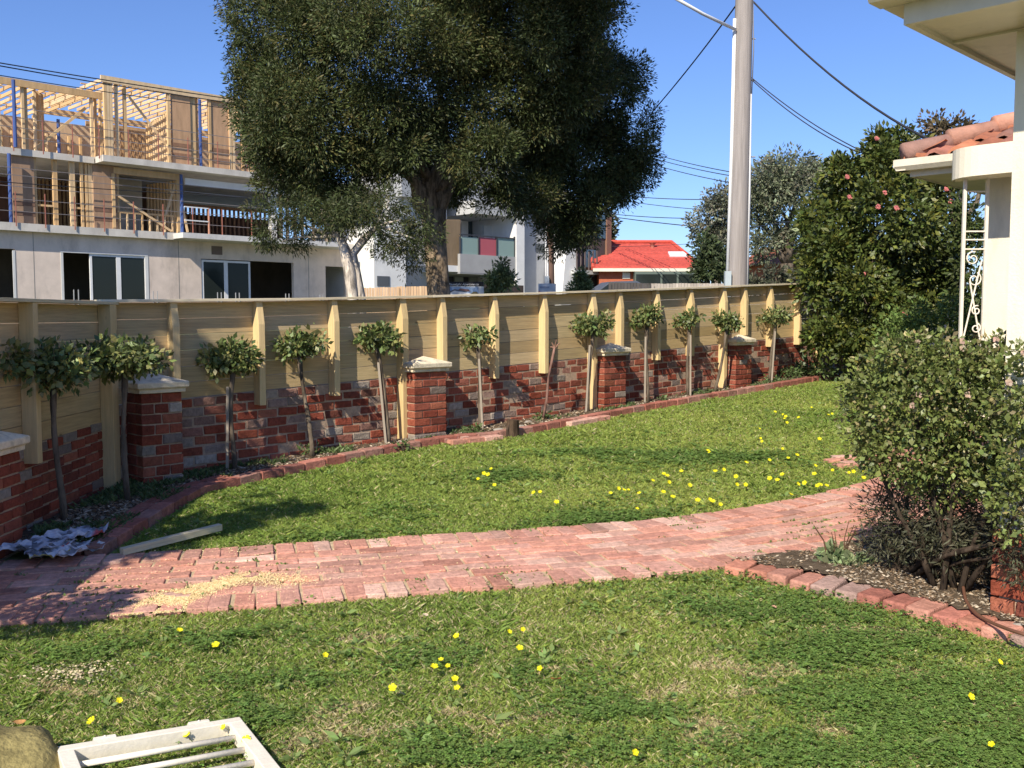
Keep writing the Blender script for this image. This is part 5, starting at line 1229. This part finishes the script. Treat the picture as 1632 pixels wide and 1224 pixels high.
# mossy boulder at the bottom-left corner
p = gp(0, 1215, 0); bm = MB(); vs = []; nu, nv = 22, 12
for i in range(nv + 1):
    th = math.pi / 2 * i / nv
    for j in range(nu):
        a = 6.283 * j / nu; r = 1 + .06 * math.sin(a * 3 + 1) + .04 * math.sin(a * 5 + th * 4)
        vs.append((.33 * r * math.cos(a) * math.cos(th), .30 * r * math.sin(a) * math.cos(th), .22 * math.sin(th) * (1 + .05 * math.sin(a * 4)) - .02))
fs = [(i * nu + j, i * nu + (j + 1) % nu, (i + 1) * nu + (j + 1) % nu, (i + 1) * nu + j) for i in range(nv) for j in range(nu)]
bm.add(vs, fs, (.30, .24, .10)); M['moss'] = mat('mossy_stone', (.26, .215, .085), .95, nscale=18, namt=.6, bump=.8, bscale=60)
for vi, v_ in enumerate(bm.v): k_ = 1 + .05 * math.sin(v_[0] * 31 + v_[1] * 17) + .03 * math.sin(v_[1] * 53 + v_[2] * 41); bm.v[vi] = (v_[0] * k_, v_[1] * k_, v_[2] * k_)
bo = bm.build('mossy_rock', M['moss'], smooth=True); bo.location = (-1.78, 3.08, gz(0, 3.1)); tag(bo, 'rounded olive brown mossy rock cut off by the bottom left corner', 'rock')

# ---- yellow flowers
def oxalis(n5=5):
    mb = MB()
    for j in range(5):
        a = j * 1.2566; c = Vector((math.cos(a), math.sin(a), 0)); s = Vector((-c.y, c.x, 0)); u = Vector((0, 0, 1))
        mb.add([u * .001, c * .008 + s * .006 + u * .006, c * .017 + s * .0085 + u * .010, c * .020 + u * .009, c * .017 - s * .0085 + u * .010, c * .008 - s * .006 + u * .006], [(0, 1, 2, 3, 4, 5)], cols(1, (.82, .72, .02), .04)[0])
    return mb
fl = oxalis(); proto = bpy.data.objects.new('oxalis_flower', None); C.objects.link(proto)
head_ = fl.build('petals', M['petal'], proto)
mb = MB(); mb.tube([(0, 0, 0), (.003, 0, -.035), (0, .004, -.075)], .0013, 5, (.12, .2, .05)); stem_ = mb.build('stem', M['leaf'], proto)
FLUP = [(771, 755), (778, 757), (788, 774), (762, 764), (783, 748), (851, 786), (861, 785), (887, 801), (973, 787), (985, 779), (994, 782), (1001, 782), (1019, 787), (1015, 812), (1040, 767), (1057, 785), (1058, 756), (1063, 759), (1066, 769), (1072, 793), (1086, 752), (1099, 774), (1112, 798), (1131, 797), (1136, 800), (1148, 805), (1140, 752 - 0), (1128, 719), (1131, 722), (1153, 749), (1173, 760), (1174, 773), (1189, 738), (1188, 789 - 16), (1212, 699), (1210, 684), (1226, 734), (1239, 766), (1227, 763), (1247, 757), (1256, 731), (1260, 789), (1270, 726), (1271, 772), (1283, 770), (1299, 743), (1298, 756), (1306, 773), (1303, 775), (1317, 775), (1327, 750), (1353, 754), (1360, 752), (1375, 751), (1376, 762), (1308, 774), (1248, 661), (1252, 664), (1250, 668), (1273, 666), (1254, 674), (1293, 650), (1306, 700), (1320, 662), (1326, 660), (1215, 704), (1247, 716), (1235, 657)]
FLLOW = [(811, 1008), (833, 1004), (828, 1034), (728, 1015), (703, 1053), (714, 1063), (692, 1064), (725, 1083), (729, 1098), (286, 1006), (344, 1029), (626, 1097), (1592, 1056), (1546, 1111), (1581, 1188), (1011, 1200), (147, 1150), (358, 1160), (299, 1173), (393, 1180), (190, 1118), (861, 1066), (518, 1045)]
first = True; FL_ = []
for lst, lab, grp in ((FLUP, 'small yellow flower standing in the far lawn beyond the brick path', 'yellow flowers in the far lawn'), (FLLOW, 'small yellow flower standing in the near lawn in front of the brick path', 'yellow flowers in the near lawn')):
    for (px, py) in lst:
        h = .055; p = gp(px, py, h); s = random.uniform(.75, 1.15) * (.92 if lst is FLUP else .78)
        if first: r_ = proto; first = False
        else:
            r_ = proto.copy(); C.objects.link(r_)
            for ch in (head_, stem_): c_ = ch.copy(); C.objects.link(c_); c_.parent = r_
        r_.location = p; r_.scale = (s, s, 1.2 if lst is FLUP else 1.); r_.rotation_euler = (R(random.uniform(15, 60)), R(random.uniform(-20, 15)), random.uniform(-.7, .7))
        key = (lst is FLUP, 0 if py < 690 else 1 if py < 745 else 2 if py < 770 else 3) if lst is FLUP else (False, 0 if py < 1045 else 1 if py < 1125 else 2)
        FL_.append((key, px, r_, grp))

ORD = ['first', 'second', 'third', 'fourth', 'fifth', 'sixth', 'seventh', 'eighth', 'ninth', 'tenth', 'eleventh', 'twelfth'] + [str(q) + 'th' for q in range(13, 60)]
WHERE = {(True, 0): 'in the farthest band of the far lawn', (True, 1): 'in the middle band of the far lawn', (True, 2): 'in the long flower band of the far lawn', (True, 3): 'in the band nearest the brick path', (False, 0): 'just in front of the brick path', (False, 1): 'in the middle of the near lawn', (False, 2): 'close to the bottom of the photo'}
for key in WHERE:
    for i, (k_, px, r_, grp) in enumerate(sorted([f for f in FL_ if f[0] == key], key=lambda f: f[1])):
        tag(r_, ORD[i] + ' yellow flower from the left ' + WHERE[key], 'flower', grp)

# ================================================================== STUFF: grass, clover, litter, sawdust, joint weeds
def sample(poly, n, yref=2.6, power=2.):
    xs = [p[0] for p in poly]; ys_ = [p[1] for p in poly]; y0, y1 = max(min(ys_), 2.3), max(ys_); X = []; Y = []
    m = 0
    while m < n:
        k = n * 3; u = rng.random(k); y = 1 / (1 / y0 + u * (1 / y1 - 1 / y0)); x = rng.uniform(min(xs), max(xs), k)
        # pdf ~ 1/y^2
        ok = inpoly(x, y, poly) & (np.abs(x) < y * .56 + .15); X.append(x[ok]); Y.append(y[ok]); m += ok.sum()
    return np.concatenate(X)[:n], np.concatenate(Y)[:n]
GREEN = [(1180, 975, .55, .22), (1330, 1030, .45, .22), (1480, 1110, .5, .25), (1600, 1190, .4, .25), (1350, 1200, .4, .12), (800, 1195, .5, .10), (330, 1010, .5, .12), (120, 1030, .4, .12), (1100, 725, 1.0, .35), (930, 720, .5, .25), (780, 757, .5, .2), (980, 830, .5, .25), (700, 1040, .35, .12), (460, 1080, .25, .1), (560, 855, .4, .15), (450, 1130, .2, .1), (1000, 1130, .35, .12)]
STRAW = [(1185, 1062, .20, .09), (1270, 1055, .15, .06), (1150, 1160, .20, .09), (1130, 1180, .14, .07), (905, 1050, .16, .06), (1040, 1100, .16, .05), (1420, 1010, .22, .10), (1380, 1000, .2, .08), (1460, 1070, .2, .07), (740, 1130, .12, .06), (650, 1165, .22, .08), (560, 1130, .14, .07), (515, 1165, .16, .1), (105, 1085, .12, .07), (840, 1130, .10, .05), (1230, 1100, .12, .05), (1350, 1150, .14, .05), (1590, 1130, .2, .1), (610, 1010, .16, .06), (1090, 1095, .1, .05)]
def spots(x, y, L):
    o = np.zeros(len(x)); wx = (fbm(x, y, 3.3, 201) - .5) * .35; wy = (fbm(x, y, 3.7, 205) - .5) * .35
    for px, py, a, b in L:
        p = gp(px, py, .02); o = np.maximum(o, np.exp(-(((x + wx - p.x) / a) ** 2 + ((y + wy - p.y) / b) ** 2)))
    return o
def patch(x, y):
    """0 dry .. 1 clover"""
    return .34 * fbm(x, y, 1.3, 11) + .21 + .32 * spots(x, y, GREEN) * (.55 + .9 * fbm(x, y, 6, 13))
def grass(name, poly, n, label):
    x, y = sample(poly, n); d = dpoly(x, y, PATH); edge = fbm(x, y, 5, 31) * .05
    ok = d > PW / 2 - .035 + edge
    # keep right bed and edging free
    x, y = x[ok], y[ok]; n = len(x)
    dry = .5 * fbm(x, y, 2.6, 21) + .14 + .42 * spots(x, y, STRAW) * (.5 + fbm(x, y, 9, 23)); cl = patch(x, y); sc = np.clip(y / 3., .9, 3.2)
    nearw = np.clip((6.2 - y) / 1.5, 0, 1)
    dryp = np.clip((dry - .53) * 9, 0, 1) * (.25 + .75 * nearw)
    tuft = fbm(x, y, 4.5, 41)
    H = (.009 + .013 * tuft + .02 * (np.clip(cl - .5, 0, .3))) * rng.uniform(.5, 1.35, n) * (1 + .12 * sc)
    H *= np.where(fbm(x, y, 2.4, 77) > .68, 1.7, 1)
    wd_ = .0019 * sc * rng.uniform(.7, 1.4, n); a = rng.uniform(0, 6.283, n); lean = rng.uniform(.3, 1.7, n)
    dxy = np.stack([np.cos(a), np.sin(a)], 1); b = rng.uniform(0, 6.283, n); sxy = np.stack([np.cos(b), np.sin(b)], 1)
    z = G(x, y) - .006; B = np.stack([x, y, z], 1)
    V = np.zeros((n, 4, 3)); V[:, 0] = B; V[:, 0, :2] -= sxy * wd_[:, None]; V[:, 1] = B; V[:, 1, :2] += sxy * wd_[:, None]
    mid = B.copy(); mid[:, :2] += dxy * (H * lean * .35)[:, None] + sxy * (wd_ * .8)[:, None]; mid[:, 2] += H * .62; V[:, 2] = mid
    tip = B.copy(); tip[:, :2] += dxy * (H * lean)[:, None]; tip[:, 2] += H; V[:, 3] = tip
    V = V[:, [0, 1, 2, 3]]
    g1 = np.array((.235, .33, .070)); g2 = np.array((.37, .43, .105)); g3 = np.array((.58, .50, .28)); g4 = np.array((.185, .29, .07))
    t = np.clip(fbm(x, y, .8, 51) * 1.7 - .45, 0, 1)[:, None]; cc = g1 * (1 - t) + g2 * t
    cm = np.clip((cl - .50) * 4, 0, 1)[:, None]; cc = cc * (1 - cm) + g4 * cm
    isdry = rng.random(n) < (.06 + .13 * nearw + .60 * dryp); cc[isdry] = g3
    cc = cc * (1 + rng.normal(0, .18, (n, 1))) * (1 + rng.normal(0, .05, (n, 3)))
    o = npmesh(name, V.reshape(-1, 3), 4, np.clip(cc, .01, .8), M['grass']); tag(o, label, 'grass', kind='stuff'); return o
grass('grass', LAWN_LOW, 420000, 'short patchy green and straw coloured grass of the near lawn')
grass('grass', LAWN_UP, 300000, 'bright green grass of the far lawn between path and fence')
def clover(name, poly, n, label, th=.56, rosette=False):
    x, y = sample(poly, n * 4); cl = patch(x, y); ok = (cl + rng.normal(0, .09, len(x)) + .25 * (fbm(x, y, 11, 83) - .5) > th) & (dpoly(x, y, PATH) > PW / 2 + .01); x, y = x[ok][:n], y[ok][:n]; n = len(x)
    sc = np.clip(y / 3.2, .9, 2.6); P_ = []
    z = G(x, y) + .022 + .022 * fbm(x, y, 7, 61) + rng.uniform(-.012, .008, n)
    cen = np.stack([x, y, z], 1); V = []; Cc = []
    base_a = rng.uniform(0, 6.283, n); colb = cols(n, (.185, .29, .072), .26, .05)
    for j in range(3):
        a = base_a + j * 2.094; c = np.stack([np.cos(a), np.sin(a), rng.uniform(-.35, .25, n)], 1); s = np.stack([-np.sin(a), np.cos(a), rng.uniform(-.25, .25, n)], 1); r = (.0068 * sc)[:, None]
        V.append(np.stack([cen, cen + c * r * .7 + s * r * .62, cen + c * r * 1.45, cen + c * r * .7 - s * r * .62], 1)); Cc.append(colb)
    o = npmesh(name, np.concatenate(V).reshape(-1, 3), 4, np.concatenate(Cc), M['grass']); tag(o, label, 'clover', kind='stuff')
clover('clover', LAWN_LOW, 34000, 'dark green clover patches spreading through the near lawn')
clover('clover', LAWN_UP, 16000, 'dark green clover patches in the far lawn', .57)
# grass and weeds in the shaded left bed, sparse
def scatter_leaves(name, poly, n, size, asp, pal, label, cat, m='litter', zoff=.045, flat=.25, up=.2, cond=None, seed=0, nearbias=True, sv=.35):
    x, y = sample(poly, n * 2)
    if cond is not None: k = cond(x, y); x, y = x[k], y[k]
    x, y = x[:n], y[:n]; n = len(x); P = np.stack([x, y, G(x, y) + zoff + rng.uniform(0, .012, n)], 1)
    a = rng.uniform(0, 6.283, n); D = np.stack([np.cos(a), np.sin(a), rng.uniform(-flat, flat, n) + up], 1); D /= np.linalg.norm(D, axis=1, keepdims=True)
    pi = rng.integers(0, len(pal), n); Cc = np.array(pal)[pi] * (1 + rng.normal(0, .2, (n, 1)))
    o = leafmesh(name, P, D, size, asp, np.clip(Cc, .01, .85), M[m], None, sv); tag(o, label, cat, kind='stuff'); return o
xw, yw = sample(LAWN_LOW + [], 260); x2, y2 = sample(LAWN_UP, 110); xw = np.concatenate([xw, x2]); yw = np.concatenate([yw, y2]); kk = dpoly(xw, yw, PATH) > PW / 2 + .03; xw, yw = xw[kk], yw[kk]
ii = np.repeat(np.arange(len(xw)), 9); n = len(ii); a = rng.uniform(0, 6.283, n); rr0 = rng.uniform(.35, 1.2, len(xw))[ii]
P = np.stack([xw[ii] + np.cos(a) * .006, yw[ii] + np.sin(a) * .006, G(xw[ii], yw[ii]) + .012], 1); D = np.stack([np.cos(a), np.sin(a), rng.uniform(.1, .7, n)], 1) * rr0[:, None]
o = leafmesh('lawn_weeds', P, D, .042, .38, cols(n, (.26, .36, .12), .15), M['grass'], None); tag(o, 'small broad leaved weed rosettes scattered through the lawn', 'weeds', kind='stuff')
LIT = [(.30, .22, .14), (.22, .15, .09), (.42, .35, .26), (.16, .11, .07), (.40, .34, .26)]
FB = [(-3.1, 5.9), (-2.56, 5.9), (-2.5, 7.5), (-2.2, 8.05), (-1.5, 8.98), (-.8, 9.8), (-.2, 10.12), (.2, 10.5), (1.35, 11.85), (2.88, 13.4), (4.1, 14.6), (4.9, 15.3), (4.9, 15.75), (-3.1, 7.75)]
scatter_leaves('leaf_litter', RBED, 16000, .020, .35, LIT, 'dry bark mulch and litter covering the right garden bed', 'mulch', zoff=.05)
scatter_leaves('leaf_litter', FB, 9000, .028, .4, LIT, 'dry leaf litter along the foot of the fence wall', 'leaf litter', zoff=.035)
scatter_leaves('bed_weeds', FB, 9000, .045, .22, [(.10, .15, .05), (.13, .18, .06), (.08, .12, .04)], 'sparse grassy weeds in the narrow bed along the wall', 'weeds', 'leaf', zoff=.03, flat=.2, up=.9, cond=lambda x, y: fbm(x, y, 2.2, 91) > .50)
# weeds in the path joints
def pathpts(n, jit=.0):
    s = rng.uniform(0, Ltot - .1, n); lat = rng.uniform(-PW / 2, PW / 2, n); out = []
    for a, b in zip(s, lat):
        p, t = along(a)
        b_ = -PW / 2 + .23 + rw * round((b + PW / 2 - .23) / rw) if abs(b) < PW / 2 - .2 else b
        q = offs(p, t, b_ + rng.normal(0, .004)); out.append((q.x, q.y))
    return np.array(out)
q = pathpts(9000); dens = fbm(q[:, 0], q[:, 1], 2.6, 71) + .10 * (np.abs(dpoly(q[:, 0], q[:, 1], PATH) - PW / 2) < .06)
q = q[dens > .60]; n = len(q); P = np.stack([q[:, 0], q[:, 1], G(q[:, 0], q[:, 1]) + .020], 1); D = unit(n) * np.array([1, 1, .5]) + np.array([0, 0, .35]); D /= np.linalg.norm(D, axis=1, keepdims=True)
o = leafmesh('joint_weeds', P, D, .018, .6, cols(n, (.16, .21, .06), .2), M['leaf'], None); tag(o, 'tiny green weeds and moss growing in the brick path joints', 'weeds', kind='stuff')
# sawdust: a streak across the left of the path plus a scatter
def sd_pts():
    X = []; Y = []
    pl = [gp(222, 985, .02), gp(262, 962, .02), (gp(300, 945, .02)), gp(350, 930, .02), gp(410, 918, .02), gp(470, 930, .02)]
    for a, b, w, k in ((0, 1, .12, 14000), (1, 2, .10, 13000), (2, 3, .085, 10000), (3, 4, .08, 6400), (4, 5, .14, 3200)):
        t = rng.random(k); x = pl[a].x + (pl[b].x - pl[a].x) * t + rng.normal(0, w * .5, k) * 1.2; y = pl[a].y + (pl[b].y - pl[a].y) * t + rng.normal(0, w * .42, k); X.append(x); Y.append(y)
    k = 26000; x = rng.uniform(-2.4, .6, k); s = pathpts(14000); s = s[(s[:, 0] < rng.uniform(-2, .4, len(s))) & (s[:, 0] > -2.5)]
    X.append(s[:, 0]); Y.append(s[:, 1])
    return np.concatenate(X), np.concatenate(Y)
x, y = sd_pts(); ok = (dpoly(x, y, PATH) < PW / 2 + .02) & (fbm(x, y, 9, 5) > .36); x, y = x[ok], y[ok]; n = len(x)
P = np.stack([x, y, G(x, y) + .0235 + rng.uniform(0, .004, n)], 1); a = rng.uniform(0, 6.283, n); D = np.stack([np.cos(a), np.sin(a), rng.uniform(-.1, .15, n)], 1)
o = leafmesh('sawdust', P, D, .0058, .8, cols(n, (.80, .64, .36), .08), M['litter'], None); tag(o, 'yellow sawdust spilled in a streak over the left of the brick path', 'sawdust', kind='stuff')
# sawdust patch on the grass at left
k = 420; c = gp(118, 1080, 0); x = c.x + rng.normal(0, .09, k); y = c.y + rng.normal(0, .06, k); P = np.stack([x, y, G(x, y) + .025], 1); a = rng.uniform(0, 6.283, k); D = np.stack([np.cos(a), np.sin(a), rng.uniform(-.2, .3, k)], 1)
o = leafmesh('wood_shavings', P, D, .013, .6, cols(k, (.50, .42, .27), .12), M['litter'], None); tag(o, 'pale wood shavings lying in the grass at the left of the near lawn', 'shavings', kind='stuff')
# leaf curls on the lawn
for px, py, cc, lb in ((677, 981, (.62, .5, .36), 'curled pale dry leaf on the lawn near the path'), (30, 1152, (.45, .25, .1), 'long brown dry leaf on the lawn near the mossy rock'), (886, 1083, (.4, .14, .06), 'small rust red leaf in the middle of the near lawn'), (1233, 968, (.5, .3, .2), 'small tan leaf on the clover near the right bed'), (776, 887, (.2, .13, .08), 'tiny wood chip standing on the brick path')):
    p = gp(px, py, .05 if py > 960 else .03); mb = MB(); vs = []
    for i in range(5):
        for j in range(3): u, v = i / 4 - .5, j - 1; vs.append((u * .045, v * .013 * (1 - 3 * u * u), .004 * v * v + .02 * u * u))
    mb.add(vs, [(i * 3 + j, (i + 1) * 3 + j, (i + 1) * 3 + j + 1, i * 3 + j + 1) for i in range(4) for j in range(2)], cc); o = mb.build('fallen_leaf', M['litter']); o.location = p; o.rotation_euler = (R(20), R(10), random.uniform(0, 3)); tag(o, lb, 'leaf')
print('big tree leaves', nbig)
